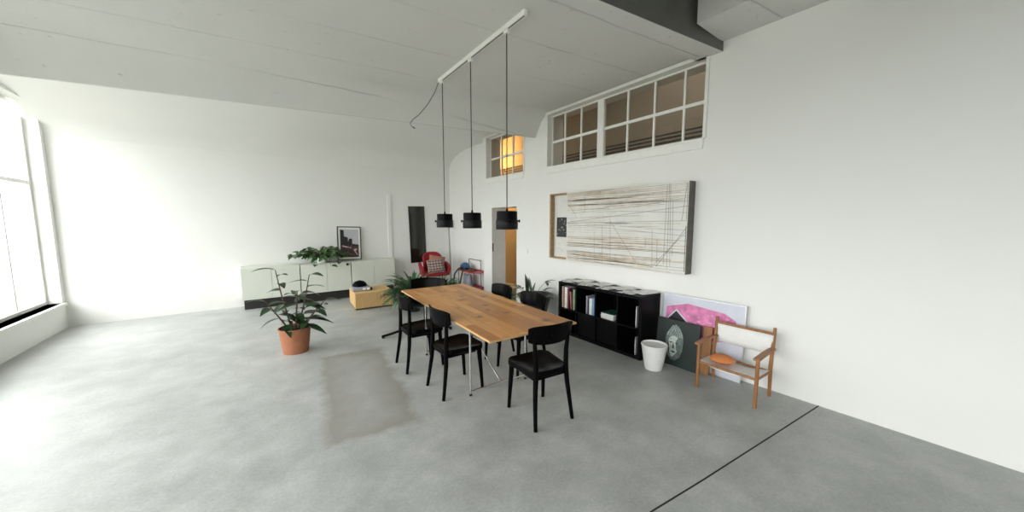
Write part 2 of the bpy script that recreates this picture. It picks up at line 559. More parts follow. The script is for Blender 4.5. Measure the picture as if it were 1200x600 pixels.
struct(MB().box(3.42, XR + 0.01, 0.66, 1.70, 3.50, 4.44).build('ceiling_beam', 'ceiling_concrete'))

# the room beyond the right wall
struct(MB().box(XI, XI + 0.2, -1.2, 10.2, 0, 4.6).build('wall_inner', 'inner_wall'))
struct(MB().box(XW - 0.02, XI + 0.2, 10.0, 10.2, 0, 4.6).build('wall_inner_end', 'inner_wall'))
struct(MB().box(XW - 0.02, XI + 0.2, -1.4, -1.2, 0, 4.6).build('wall_inner_near', 'inner_wall'))
struct(MB().box(XR + 0.02, XI + 0.2, -1.4, 10.2, 4.6, 4.75).build('ceiling_inner', 'inner_wall'))

struct(MB().box(XW - 0.02, 4.80, 7.12, 7.20, 0, 4.6).build('wall_inner_baffle', 'inner_wall'))  # added baffle, keeps the bulb's direct light off the nearer stretch of wall

# windows
def window(name, x, y0, y1, z0, z1, bars_y, bars_z, fw, bw, bd, dx, panemat, mull=()):
    w = bpy.data.objects.new(name, None); C.objects.link(w); w.empty_display_size = 0.1
    struct(w)
    m = MB()
    m.box(x, x + dx, y0, y1, z0, z0 + fw); m.box(x, x + dx, y0, y1, z1 - fw, z1)
    m.box(x, x + dx, y0, y0 + fw, z0 + fw, z1 - fw); m.box(x, x + dx, y1 - fw, y1, z0 + fw, z1 - fw)
    for a, b in mull:
        m.box(x - 0.012, x + dx, a, b, z0 + fw, z1 - fw)
    struct(m.build('window_frame', 'frame_white', w, bevel=0.004, weld=False))
    g = MB()
    for y in bars_y:
        g.box(x + 0.008, x + 0.008 + bd, y - bw / 2, y + bw / 2, z0 + fw, z1 - fw)
    for z in bars_z:
        g.box(x + 0.006, x + 0.010 + bd, y0 + fw, y1 - fw, z - bw * 0.75, z + bw * 0.75)
    struct(g.build('glazing_bar', 'frame_white', w, bevel=0.003, weld=False))
    struct(MB().box(x + 0.02, x + 0.024, y0 + fw, y1 - fw, z0 + fw, z1 - fw).build('window_pane', panemat, w))
    return w

w2 = window('window_2', XR + 0.09, W2[0], W2[1], 2.56, 3.405, [4.052, 3.706, 2.883, 2.496, 2.121], [2.977], 0.022, 0.026, 0.03, 0.05, 'inner_pane', [(3.262, 3.375)])
w1 = window('window_1', XR + 0.09, W1[0] + 0.0, W1[1], 2.56, 3.40, [5.842, 5.456], [2.965], 0.022, 0.026, 0.03, 0.05, 'inner_pane')
# casings that surround the two inner windows, with the projecting sill board
def casing(w, y0, y1, z0, z1):
    m = MB()
    m.box(XR - 0.018, XR + 0.089, y0 - 0.006, y1 + 0.03, z0 - 0.11, z0 + 0.005)              # sill board
    m.box(XR - 0.03, XR + 0.0, y0 - 0.01, y1 + 0.04, z0 - 0.018, z0 + 0.004)
    m.box(XR - 0.018, XR + 0.089, y1 - 0.005, y1 + 0.03, z0, z1 + 0.03)
    m.box(XR - 0.018, XR + 0.089, y0 - 0.03, y0 + 0.005, z0, z1 + 0.03)
    m.box(XR - 0.030, XR + 0.089, y0 - 0.03, y1 + 0.03, z1 - 0.005, z1 + 0.035)
    struct(m.build('window_casing', 'frame_white', w, bevel=0.003, weld=False))
casing(w2, W2[0], W2[1], 2.56, 3.405)
casing(w1, W1[0], W1[1], 2.56, 3.40)
for i, (a, b, c, d) in enumerate(LW):
    n = 3
    w = window('window_%d' % (i + 3), XL - 0.20, a, b, c, d, [a + (b - a) * k / n for k in range(1, n)], [c + (d - c) * 0.62], 0.05, 0.035, 0.035, 0.06, 'pane')
    struct(MB().box(XL - 0.15, XL + 0.04, a - 0.04, b + 0.04, c - 0.04, c).build('window_sill', 'frame_white', w, bevel=0.006))

# doorway in the right wall: thin lining and a dark strike plate
d1 = bpy.data.objects.new('door_1', None); C.objects.link(d1); struct(d1)
m = MB()
m.box(XR - 0.004, XW, DO[1] - 0.012, DO[1] + 0.0, 0, DO[3]); m.box(XR - 0.004, XW, DO[0], DO[0] + 0.012, 0, DO[3]); m.box(XR - 0.004, XW, DO[0], DO[1], DO[3] - 0.012, DO[3])
struct(m.build('door_lining', 'frame_white', d1, weld=False))
struct(MB().box(XR + 0.01, XR + 0.035, DO[1] - 0.016, DO[1] - 0.011, 1.02, 1.20).build('strike_plate', 'plinth_dark', d1))

# three pipes running along the far wall of the inner room
for k, z in enumerate((3.045, 2.985, 2.925)):
    tag(MB().tube([(XI - 0.05, -1.0, z), (XI - 0.05, 9.9, z)], 0.013, 8).build('wall_pipe', 'pipe_dark'),
        '%s of three thin dark pipes along the wall seen through the upper windows' % ('top', 'middle', 'lowest')[k], 'pipe', 'pipes in the inner room')

# light switch
sw = thing('light_switch', 'small white light switch on the white wall right of the doorway', 'switch', (XR, 4.898, 1.10))
MB().box(-0.012, 0, -0.04, 0.04, -0.04, 0.04).build('switch_plate', 'frame_white', sw, bevel=0.003)
MB().box(-0.017, -0.010, -0.026, 0.026, -0.03, 0.03).build('rocker', 'frame_white', sw, bevel=0.002)

# ------------------------------------------------------------------ ceiling track and pendants
TX0, TX1, TY0, TY1 = 1.918, 1.935, 2.415, 4.19
def track_x(y): return TX0 + (TX1 - TX0) * (y - TY0) / (TY1 - TY0) + 0.02
tr = thing('track_rail', 'long white lighting track screwed to the concrete ceiling', 'track', (0, 0, 0))
ang = math.atan2(TX1 - TX0, TY1 - TY0)
mx = Matrix.Translation((track_x(TY0), TY0, 0)) @ Matrix.Rotation(-ang, 4, 'Z')
Ln = TY1 - TY0
MB().box(-0.018, 0.018, 0, Ln, 3.405, 3.449, mx).build('rail', 'track_white', tr, bevel=0.002)
MB().box(-0.006, 0.006, 0.02, Ln - 0.02, 3.4035, 3.4055, mx).build('slot', 'track_dark', tr)
MB().tube([(1.955, 4.19, 3.425), (1.945, 4.21, 3.39), (1.92, 4.25, 3.299), (1.85, 4.32, 3.157), (1.755, 4.38, 3.028), (1.688, 4.42, 2.965), (1.655, 4.44, 2.915), (1.675, 4.45, 2.885), (1.72, 4.46, 2.87)], 0.0055, 6).build('power_cable', 'cord_grey', tr)
MB().tube([(1.70, 4.457, 2.877), (1.725, 4.461, 2.868)], 0.009, 6).build('cable_end', 'cord_grey', tr)

def pendant(y, lab, knobs):
    x = track_x(y)
    p = thing('pendant_lamp', lab, 'lamp', (x, y, 0), 0, 'black pendants over the table')
    zb, zt = 1.578, 1.752
    zm = (zb + zt) / 2 + 0.005
    MB().lathe([(0.012, zt - 0.001), (0.094, zt), (0.100, zt - 0.006), (0.100, zm - 0.02), (0.092, zm - 0.02), (0.092, zt - 0.012), (0.012, zt - 0.012)], 40).build('shade', 'black_metal', p)
    MB().lathe([(0.1045, zm), (0.106, zm - 0.003), (0.106, zb + 0.003), (0.1045, zb), (0.099, zb), (0.1005, zm - 0.002)], 40, closed=True).build('ring', 'grey_metal', p)
    MB().lathe([(0.098, zb + 0.004), (0.098, zm + 0.01), (0.096, zm + 0.01), (0.096, zb + 0.004)], 36, closed=True).build('inner_liner', 'liner_wood_reflection', p)
    for a in knobs:
        dx, dy = math.cos(R(a)), math.sin(R(a))
        MB().tube([(0.100 * dx, 0.100 * dy, zm - 0.012), (0.112 * dx, 0.112 * dy, zm - 0.012), (0.1125 * dx, 0.1125 * dy, zm - 0.012), (0.127 * dx, 0.127 * dy, zm - 0.012)], [0.007, 0.007, 0.014, 0.013], 12).build('knob', 'black_metal', p)
    MB().tube([(0, 0, zt - 0.02), (0, 0, 2.4), (0, 0, 3.37)], 0.0052, 8).build('cord', 'cord_black', p)
    MB().lathe([(0.012, zt), (0.009, zt + 0.028), (0.005, zt + 0.03)], 12).build('cord_grip', 'black_metal', p)
    b = MB()
    b.box(-0.016, 0.016, -0.035, 0.035, 3.372, 3.402)
    b.build('track_adapter', 'track_white', p, bevel=0.003)
    MB().lathe([(0.002, zb + 0.03), (0.022, zb + 0.035), (0.03, zb + 0.06), (0.02, zb + 0.095), (0.014, zb + 0.13)], 16).build('bulb', 'paper_white', p)

pendant(4.10, 'farthest of the three black drum pendant lamps on the ceiling track', [150])
pendant(3.38, 'middle one of the three black drum pendant lamps on the ceiling track', [150])
pendant(2.70, 'nearest of the three black drum pendants, hanging in front of the lit doorway', [-35, 245])

# ------------------------------------------------------------------ dining table
TT = Matrix.Rotation(R(-1.9), 4, 'Z')
tb = thing('dining_table', 'long dining table with oiled knotty wood top on thin steel legs', 'table', (1.880, 3.285, 0), R(-2.8))
TW, TL = 0.454, 1.178
MB().box(-TW, TW, -TL, TL, 0.725, 0.742).build('tabletop', 'table_wood', tb, bevel=0.0015)
e = MB()
for s in (-1, 1):
    e.box(s * TW - 0.0015 * (s < 0), s * TW + 0.0015 * (s > 0), -TL, TL, 0.7255, 0.7415)
    e.box(-TW, TW, s * TL - 0.0015 * (s < 0), s * TL + 0.0015 * (s > 0), 0.7255, 0.7415)
e.build('edge_banding', 'table_edge', tb, weld=False)
LX, LY, LO = 0.320, 0.600, 0.028
for sx in (-1, 1):
    for sy in (-1, 1):
        l = MB().tube([(sx * LX, LO + sy * LY, 0.018), (sx * LX, LO + sy * LY, 0.715)], 0.0105, 12).build('leg', 'chrome', tb)
        MB().lathe([(0.012, 0), (0.0135, 0.003), (0.0135, 0.02), (0.011, 0.022)], 12, (sx * LX, LO + sy * LY, 0.0)).build('foot', 'rubber', l)
for sy in (-1, 1):
    MB().tube([(-LX, LO + sy * LY, 0.045), (LX, LO + sy * LY, 0.045)], 0.0085, 10).build('lower_crossbar', 'chrome', tb)
    MB().tube([(-LX, LO + sy * LY, 0.70), (LX, LO + sy * LY, 0.70)], 0.0085, 10).build('upper_crossbar', 'chrome', tb)
for a in (-1, 1):
    MB().tube([(0.02 * a, LO - a * LY, 0.05), (0.02 * a, LO + a * LY, 0.69)], 0.0075, 10).build('diagonal_brace', 'chrome', tb)
for sx in (-1, 1):
    MB().tube([(sx * LX, LO - LY, 0.709), (sx * LX, LO + LY, 0.709)], 0.0085, 10).build('top_rail', 'chrome', tb)

# ------------------------------------------------------------------ black wooden chairs
def rounded_outline(wb, wf, d, n=10):
    """seat outline in plan: back width wb, front width wf, depth d, +y is front"""
    pts = []
    def corner(cx, cy, r, a0, a1):
        for k in range(n + 1):
            a = R(a0 + (a1 - a0) * k / n)
            pts.append((cx + r * math.cos(a), cy + r * math.sin(a)))
    rf, rb = 0.075, 0.11
    corner(wf / 2 - rf, d / 2 - rf, rf, 0, 90)
    corner(-wf / 2 + rf, d / 2 - rf, rf, 90, 180)
    corner(-wb / 2 + rb, -d / 2 + rb, rb, 180, 270)
    corner(wb / 2 - rb, -d / 2 + rb, rb, 270, 360)
    return pts

def make_chair(label):
    c = thing('dining_chair', label, 'chair', group='black wooden chairs around the dining table')
    # seat: thick saddle shaped board
    out = [(x, y + 0.012) for x, y in rounded_outline(0.365, 0.425, 0.410)]
    rings = [(1.0, 0.414), (1.0, 0.448), (0.985, 0.458), (0.90, 0.456), (0.75, 0.449), (0.5, 0.442), (0.25, 0.440)]
    m = MB()
    vs, fs = [], []
    n = len(out)
    for s, z in rings:
        vs += [(x * s, y * s, z) for x, y in out]
    fs += [(i * n + j, i * n + (j + 1) % n, (i + 1) * n + (j + 1) % n, (i + 1) * n + j) for i in range(len(rings) - 1) for j in range(n)]
    fs.append(tuple((len(rings) - 1) * n + j for j in range(n)))
    # underside chamfer
    vs += [(x * 0.95, y * 0.95, 0.406) for x, y in out]
    b0 = len(rings) * n
    fs += [(j, b0 + j, b0 + (j + 1) % n, (j + 1) % n) for j in range(n)]
    fs.append(tuple(b0 + j for j in range(n)))
    m.raw(vs, fs)
    m.build('seat', 'black_lacquer', c, angle=30)
    # backrest: board bent in plan, leaning back, upper corners rounded
    def back(u, v):
        a = (u - 0.5) * 2
        halfw = 0.222 - 0.012 * (1 - v)
        x = a * halfw
        zt = 0.842 - 0.018 * abs(a) ** 6 - 0.004 * a * a
        zb = 0.680 + 0.022 * abs(a) ** 5 + 0.006 * a * a
        z = zb + (zt - zb) * v
        y = -0.206 + 0.062 * a * a - 0.024 * (z - 0.68) / 0.16
        return (x, y, z)
    MB().grid(back, 22, 7).build('backrest', 'black_lacquer', c, solid=0.020, bevel=0.006, angle=60)
    for s in (-1, 1):
        # rear leg that carries on as back post
        MB().tube([(s * 0.187, -0.226, 0.0), (s * 0.176, -0.204, 0.15), (s * 0.163, -0.184, 0.30), (s * 0.153, -0.176, 0.42),
                   (s * 0.152, -0.174, 0.50), (s * 0.156, -0.171, 0.60), (s * 0.164, -0.174, 0.68), (s * 0.170, -0.178, 0.76), (s * 0.172, -0.182, 0.80)],
                  [0.0155, 0.0175, 0.020, 0.022, 0.021, 0.019, 0.017, 0.015, 0.012], 12).build('leg', 'black_lacquer', c)
        MB().tube([(s * 0.186, 0.196, 0.0), (s * 0.180, 0.184, 0.18), (s * 0.174, 0.172, 0.34), (s * 0.172, 0.168, 0.41)],
                  [0.0150, 0.0185, 0.0225, 0.0235], 12).build('leg', 'black_lacquer', c)
    m = MB()
    m.box(-0.14, 0.14, 0.140, 0.156, 0.378, 0.406); m.box(-0.14, 0.14, -0.165, -0.150, 0.378, 0.406)
    for s in (-1, 1):
        m.box(s * 0.150 - 0.009, s * 0.150 + 0.009, -0.15, 0.14, 0.378, 0.406)
    m.build('seat_frame', 'black_lacquer', c, bevel=0.003, weld=False)
    return c

spots = [
    (1.874, 2.138, R(-6), 'black wooden chair at the near end of the table, its back to the viewer'),
    (1.512, 2.985, R(-90), 'black wooden chair on the near left of the table, beside the chrome leg'),
    (1.440, 3.735, R(-91), 'black wooden chair on the far left of the table, nearest the straw box'),
    (2.315, 2.945, R(90), 'black wooden chair on the right of the table facing the near left chair'),
    (2.315, 3.575, R(90), 'black wooden chair on the far right of the table, before the potted plants'),
]
proto = None
for x, y, a, lab in spots:
    if proto is None:
        proto = make_chair(lab)
        o = proto
    else:
        o = copy_tree(proto)
    o.location = (x, y, 0)
    o.rotation_euler = (0, 0, a)
    o['label'] = lab

# black swivel chair on a flat star base at the far end
sc = thing('swivel_chair', 'low black shell chair on a flat star base at the far end of the table', 'chair', (1.98, 4.90, 0), R(-37))
for k, a in enumerate((218, 290, 2, 74, 146)):
    dx, dy = math.cos(R(a)), math.sin(R(a))
    L = 0.66 if k == 0 else 0.40
    def leg(u, v, dx=dx, dy=dy, L=L):
        r = 0.02 + (L - 0.02) * u
        w = (0.030 - 0.012 * u) * (v - 0.5) * 2
        z = 0.105 * (1 - u) ** 1.3 + 0.028
        return (dx * r - dy * w, dy * r + dx * w, z)
    lg = MB().grid(leg, 10, 3).build('base_arm', 'black_metal', sc, solid=0.024, bevel=0.004)
    MB().lathe([(0.018, 0), (0.022, 0.004), (0.022, 0.018), (0.012, 0.024)], 12, (dx * (L - 0.02), dy * (L - 0.02), 0)).build('glide', 'rubber', lg)
MB().lathe([(0.03, 0.05), (0.034, 0.14), (0.024, 0.15), (0.024, 0.38), (0.05, 0.40)], 16).build('column', 'black_metal', sc)
def seat_shell(u, v):
    a = (u - 0.5) * 2
    x = a * 0.27
    y = -0.26 + 0.50 * v
    z = 0.43 + 0.05 * a * a + 0.03 * (v - 0.5) ** 2
    return (x, y, z)
MB().grid(seat_shell, 14, 8).build('seat', 'black_lacquer', sc, solid=0.04, bevel=0.015, angle=60)
def back_shell(u, v):
    a = (u - 0.5) * 2
    zt = 0.757 - 0.03 * abs(a) ** 5
    z = 0.45 + (zt - 0.45) * v
    return (a * 0.29, 0.29 - 0.12 * a * a + 0.06 * v, z)
MB().grid(back_shell, 18, 8).build('backrest', 'black_lacquer', sc, solid=0.035, bevel=0.014, angle=60)

# ------------------------------------------------------------------ black shelf unit
SX0, SX1, SY0, SY1, SH = 3.563, 3.955, 2.245, 3.635, 0.772
sh = thing('shelf_unit', 'black open shelf unit of eight compartments standing against the white wall', 'shelf', (0, 0, 0))
t = 0.042
inner = [2.545, 2.925, 3.26]
m = MB()
m.box(SX0, SX1, SY0, SY1, SH - t, SH); m.box(SX0, SX1, SY0, SY1, 0, t)
m.build('top_and_base_board', 'black_laminate', sh, bevel=0.002, weld=False)
for y in (SY0, SY1 - t):
    MB().box(SX0, SX1, y, y + t, t, SH - t).build('side_panel', 'black_laminate', sh, bevel=0.002)
cols = [SY0 + t] + [SY0 + (SY1 - SY0) * k / 4 for k in (1, 2, 3)] + [SY1 - t]
for y in cols[1:4]:
    MB().box(SX0 + 0.004, SX1, y - 0.009, y + 0.009, t, SH - t).build('divider', 'black_laminate', sh, bevel=0.001)
ZM = 0.372
MB().box(SX0 + 0.003, SX1, SY0 + t, SY1 - t, ZM - 0.009, ZM + 0.009).build('middle_board', 'black_laminate', sh, bevel=0.001)
MB().box(SX1 - 0.006, SX1, SY0 + t, SY1 - t, t, SH - t).build('back_panel', 'black_laminate', sh)
# two lower compartments carry flat black fronts with a round finger hole
for i in (1, 2):
    a, b = cols[i] + 0.011, cols[i + 1] - 0.011
    fr = MB().box(SX0 + 0.03, SX0 + 0.045, a, b, t + 0.002, ZM - 0.011).build('door', 'black_laminate', sh, bevel=0.001)
    MB().lathe([(0.013, 0.0), (0.016, 0.002), (0.013, 0.004)], 20).build('finger_hole', 'grey_metal', fr, loc=(SX0 + 0.030, (a + b) / 2 + 0.0, 0.30), rot=(0, R(-90), 0))

# books
def book(y, w, h, d, cov, lab, z0=ZM + 0.0092, lean=0.0, x=SX0 + 0.03, flat=False):
    b = thing('book', lab, 'book', (x, y, z0), 0, 'books in the black shelf unit')
    b.rotation_euler = (lean, 0, 0)
    m = MB()
    m.box(0, d, 0, 0.0025, 0, h); m.box(0, d, w - 0.0025, w, 0, h); m.box(0, 0.003, 0.0025, w - 0.0025, 0, h)
    m.build('cover', cov, b, weld=False)
    MB().box(0.003, d - 0.004, 0.0027, w - 0.0027, 0.003, h - 0.003).build('pages', 'paper_white', b)
    return b

def cov(name, c):
    plain(name, c, 0.5, var=0.12, scale=25)
    return name

row1 = [(3.592 - 0.030, 0.026, 0.315, 'cover_sand', (0.55, 0.42, 0.32), 'sand coloured book standing first from the far end of the shelf unit', 0),
        (3.538, 0.020, 0.300, 'cover_rust', (0.30, 0.10, 0.07), 'rust brown book beside the sand coloured one on the shelf', 0),
        (3.482, 0.052, 0.310, 'cover_white', (0.80, 0.79, 0.75), 'thick white book in the left compartment of the black shelf', 0),
        (3.446, 0.026, 0.300, 'cover_wine', (0.14, 0.02, 0.03), 'dark wine red book right of the thick white book', 0),
        (3.394, 0.018, 0.255, 'cover_rose', (0.52, 0.16, 0.15), 'leaning rose red book between dark books on the shelf', R(-5)),
        (3.360, 0.020, 0.305, 'cover_green', (0.02, 0.07, 0.03), 'dark green book on the shelf next to the leaning red book', 0),
        (3.340, 0.018, 0.300, 'cover_mint', (0.42, 0.55, 0.40), 'pale green book ending the row in the left compartment', 0)]
for y, w, h, cn, c, lab, ln in row1:
    book(y, w, h, 0.23, cov(cn, c), lab, lean=ln, z0=ZM + 0.0092 + (0.0018 if ln else 0))
row2 = [(3.098, 0.022, 0.250, 'cover_grey', (0.36, 0.36, 0.42), 'grey book starting the short row beside the blue books', 0),
        (3.068, 0.024, 0.205, 'cover_ink', (0.03, 0.03, 0.05), 'black book between the grey and white ones on the shelf', 0),
        (3.020, 0.044, 0.225, 'cover_ivory', (0.80, 0.82, 0.82), 'thick white book left of the two blue books', 0),
        (2.984, 0.032, 0.232, 'cover_sky', (0.22, 0.38, 0.55), 'light blue book on the shelf beside the white one', 0),
        (2.954, 0.026, 0.240, 'cover_navy', (0.05, 0.12, 0.24), 'dark blue book at the right end of the short row', 0)]
for y, w, h, cn, c, lab, ln in row2:
    book(y, w, h, 0.21, cov(cn, c), lab)
# stack of white booklets under a green one
z = ZM + 0.0092
for k in range(5):
    h = 0.018
    g = k == 4
    o = MB().box(-0.11, 0.11, -0.10, 0.10, 0, h - 0.0008 if not g else 0.010).build('booklet', 'green_cover' if g else 'paper_white', None, loc=(3.705, 2.765 + 0.003 * ((k * 7) % 3 - 1), z), rot=(0, 0, R((k * 5) % 4 - 1.5)), bevel=0.0015)
    tag(o, ['lowest', 'second lowest', 'middle', 'topmost white', 'dark green'][k] + (' booklet lying on top of the white stack in the shelf' if g else ' booklet in the white stack lying in the shelf'), 'booklet', 'stacked booklets in the shelf')
    z += h
# pale folders standing at the right end of the unit
for zz, hh, lab in ((ZM + 0.0095, 0.26, 'pale grey folder standing in the upper right compartment of the shelf'), (t + 0.0005, 0.22, 'pale grey folder standing in the lower right compartment of the shelf')):
    f = thing('folder', lab, 'folder', (SX0 + 0.02, 2.318, zz), 0, 'folders in the shelf unit')
    MB().box(0, 0.22, 0.006, 0.018, 0, hh).build('folder_body', 'radio_grey', f, bevel=0.002)
    MB().box(-0.0015, 0.0, 0.008, 0.016, 0.03, hh - 0.03).build('spine_label', 'print_white', f)
# magazines spread over the top
mags = [(3.70, 3.53, 12), (3.80, 3.36, -18), (3.70, 3.19, 24), (3.83, 3.02, -8), (3.70, 2.85, 15), (3.82, 2.68, -25), (3.71, 2.51, 8), (3.80, 2.36, -12)]
ordn = ['first', 'second', 'third', 'fourth', 'fifth', 'sixth', 'seventh', 'eighth']
for k, (x, y, a) in enumerate(mags):
    def sheet(u, v, k=k):
        s = 0.008 if k % 2 else 0.002
        return ((u - 0.5) * 0.285, (v - 0.5) * 0.215, 0.004 + s * (2 * u - 1) ** 2 * (0.5 + 0.5 * math.sin(3 * v + k)) * (u > 0.5))
    o = MB().grid(sheet, 10, 6).build('magazine', 'magazine_%d' % k, None, loc=(x, y, SH + 0.0005 + 0.0075 * (k % 2)), rot=(0, 0, R(a)), solid=0.004)
    tag(o, 'black and white magazine on the shelf top, %s of eight from the far end' % ordn[k], 'magazine', 'magazines on the shelf top')

# ------------------------------------------------------------------ line artwork on the right wall
FX = 3.845
aw = thing('wall_artwork', 'large wide white artwork covered in thin brown and black lines, with open wooden frame', 'artwork', (0, 0, 0))
AZ0, AZ1, AY0, AYM, AY1 = 1.060, 2.098, 1.905, 3.765, 4.165
m = MB()
m.box(FX + 0.012, XR - 0.001, AY0, AY1, AZ0, AZ0 + 0.022); m.box(FX + 0.012, XR - 0.001, AY0, AY1, AZ1 - 0.022, AZ1)
m.box(FX + 0.012, XR - 0.001, AY1 - 0.035, AY1, AZ0 + 0.022, AZ1 - 0.022)
m.build('frame', 'ply_edge', aw, weld=False)
m = MB()
m.box(FX - 0.002, XR - 0.001, AY0 - 0.012, AY0, AZ0 - 0.004, AZ1 + 0.004)
m.build('end_board', 'dark_edge', aw)
MB().box(XR - 0.03, XR - 0.001, AY0, AY1 - 0.035, AZ0 + 0.022, AZ1 - 0.022).build('back_board', 'print_white', aw)
MB().box(FX, FX + 0.012, AY0, AYM, AZ0 - 0.002, AZ1 + 0.002).build('line_panel', 'print_white', aw)
# small dark picture and rough lower field seen in the open part
MB().box(XR - 0.036, XR - 0.03, 3.70, 4.070, 1.407, 1.722).build('small_picture', 'picture_black', aw)
m = MB()
for k in range(26):
    y = 3.78 + rnd.random() * 0.26; zz = 1.44 + rnd.random() * 0.25
    m.box(XR - 0.0375, XR - 0.036, y, y + 0.008 + 0.02 * rnd.random(), zz, zz + 0.006 + 0.014 * rnd.random())
m.build('picture_marks', 'stone_pale', aw, weld=False)
m = MB()
for k in range(22):
    y = 3.70 + rnd.random() * 0.28; zz = 1.10 + rnd.random() * 0.26
    m.box(XR - 0.032, XR - 0.03, y, y + 0.03 + 0.08 * rnd.random(), zz, zz + 0.004)
m.build('faint_lines', 'line_pale', aw, weld=False)
LINES = [('k', 3.757, 2.074, 1.898, 2.077, 0.7), ('k', 3.756, 2.002, 1.894, 2.001, 1.0), ('b', 3.754, 1.944, 1.891, 1.942, 1.6), ('k', 3.753, 1.911, 1.888, 1.877, 1.0), ('k', 3.661, 1.779, 2.594, 1.839, 0.8),
 ('k', 2.594, 1.839, 1.89, 1.919, 0.8), ('k', 3.061, 1.802, 1.881, 1.753, 0.8), ('k', 3.748, 1.643, 1.885, 1.826, 1.0), ('k', 3.747, 1.634, 1.877, 1.662, 1.0), ('k', 3.724, 1.585, 2.617, 1.631, 0.8),
 ('k', 3.747, 1.617, 1.868, 1.492, 0.8), ('b', 3.743, 1.42, 1.865, 1.438, 1.4), ('b', 3.741, 1.37, 1.862, 1.374, 1.4), ('b', 3.74, 1.304, 1.858, 1.303, 2.6), ('k', 3.74, 1.287, 1.858, 1.291, 1.0), ('b', 3.624, 1.163, 2.298, 1.105, 3.2),
 ('b', 3.737, 1.161, 1.852, 1.186, 1.4), ('k', 3.735, 1.098, 1.849, 1.129, 0.8), ('b', 3.735, 1.071, 1.848, 1.095, 1.2), ('k', 3.411, 2.091, 3.403, 1.789, 0.9), ('k', 3.221, 1.514, 3.207, 1.071, 0.9), ('k', 3.08, 1.606, 3.067, 1.084, 0.9),
 ('k', 2.952, 1.751, 2.929, 1.068, 0.9), ('k', 2.949, 1.664, 2.535, 1.135, 0.9), ('k', 3.731, 1.927, 3.551, 1.707, 0.9), ('k', 2.413, 1.44, 2.408, 1.329, 1.0), ('k', 2.326, 1.547, 2.31, 1.104, 0.9), ('k', 2.258, 1.433, 2.246, 1.111, 0.9),
 ('k', 2.156, 2.09, 2.166, 1.145, 1.0), ('k', 2.132, 2.09, 2.121, 1.099, 1.0), ('k', 2.117, 2.09, 2.086, 1.128, 0.9), ('k', 2.081, 1.882, 2.064, 1.255, 0.9), ('k', 1.926, 2.08, 1.969, 1.662, 1.1), ('k', 1.918, 2.07, 1.918, 1.674, 1.1),
 ('k', 1.908, 1.591, 2.257, 1.115, 1.2), ('k', 1.911, 1.543, 2.294, 1.127, 1.0), ('k', 1.918, 1.603, 1.916, 1.087, 2.0), ('b', 3.756, 2.041, 1.896, 2.042, 0.9), ('b', 3.756, 2.025, 1.895, 2.019, 0.9), ('b', 3.755, 1.976, 1.893, 1.977, 0.9),
 ('b', 3.581, 2.047, 1.897, 2.063, 0.9), ('b', 3.558, 1.135, 1.853, 1.2, 0.9), ('b', 3.741, 1.337, 1.86, 1.338, 0.9), ('b', 3.736, 1.131, 2.189, 1.125, 0.9), ('b', 3.742, 1.403, 2.202, 1.397, 0.9), ('k', 2.81, 1.594, 1.871, 1.556, 0.7), ('k', 3.749, 1.709, 2.499, 1.73, 0.6)]
def stroke(m, x, y0, z0, y1, z1, w):
    lo, hi = AY0 + 0.004, AYM - 0.003
    y0 = min(max(y0, lo), hi); y1 = min(max(y1, lo), hi)
    d = Vector((y1 - y0, z1 - z0)); n = Vector((-d.y, d.x)).normalized() * w
    m.raw([(x, y0 + n.x, z0 + n.y), (x, y1 + n.x, z1 + n.y), (x, y1 - n.x, z1 - n.y), (x, y0 - n.x, z0 - n.y)], [(0, 1, 2, 3)])
mk_, mb_, mp_ = MB(), MB(), MB()
for c, y0, z0, y1, z1, w in LINES:
    stroke(mk_ if c == 'k' else mb_, FX - (0.0016 if c == 'k' else 0.0012), y0, z0, y1, z1, 0.0018 * w)
for lo, hi, n in ((1.86, 2.09, 46), (1.07, 1.22, 34), (1.28, 1.46, 32), (1.46, 1.86, 20)):
    for k in range(n):
        zz = lo + (hi - lo) * rnd.random()
        a = 1.92 + rnd.random() * 1.2; b = min(3.75, a + 0.4 + rnd.random() * 1.4)
        stroke(mp_, FX - 0.0008, b, zz, a, zz + (rnd.random() - 0.5) * 0.03, 0.0010 + 0.0028 * rnd.random())
mk_.build('black_lines', 'line_black', aw, weld=False)
mb_.build('brown_lines', 'line_brown', aw, weld=False)
mp_.build('pale_lines', 'line_pale', aw, weld=False)

# ------------------------------------------------------------------ right corner: bin, canvases, low chair
bn = thing('waste_bin', 'white round tapered waste bin on the floor beside the black shelf', 'bin', (3.50, 2.035, 0))
MB().lathe([(0.0, 0.004), (0.083, 0.004), (0.087, 0.0), (0.092, 0.01), (0.111, 0.12), (0.130, 0.245), (0.133, 0.270)], 40).build('bin_wall', 'bin_white', bn, solid=0.004)
MB().lathe([(0.130, 0.268), (0.137, 0.268), (0.140, 0.273), (0.140, 0.283), (0.137, 0.287), (0.130, 0.287)], 40, closed=True).build('rim', 'bin_white', bn)

def leaning(name, label, cat, y0, y1, xb, xt, h, rz=0.0):
    """empty at the lower edge centre; local x = along the wall (towards the viewer), local z = up the board, local -y... front faces the room"""
    o = thing(name, label, cat, (xb, (y0 + y1) / 2, 0.002))
    lean = math.asin((xt - xb) / h)
    o.rotation_euler = Euler((0, lean, rz), 'XYZ')
    return o

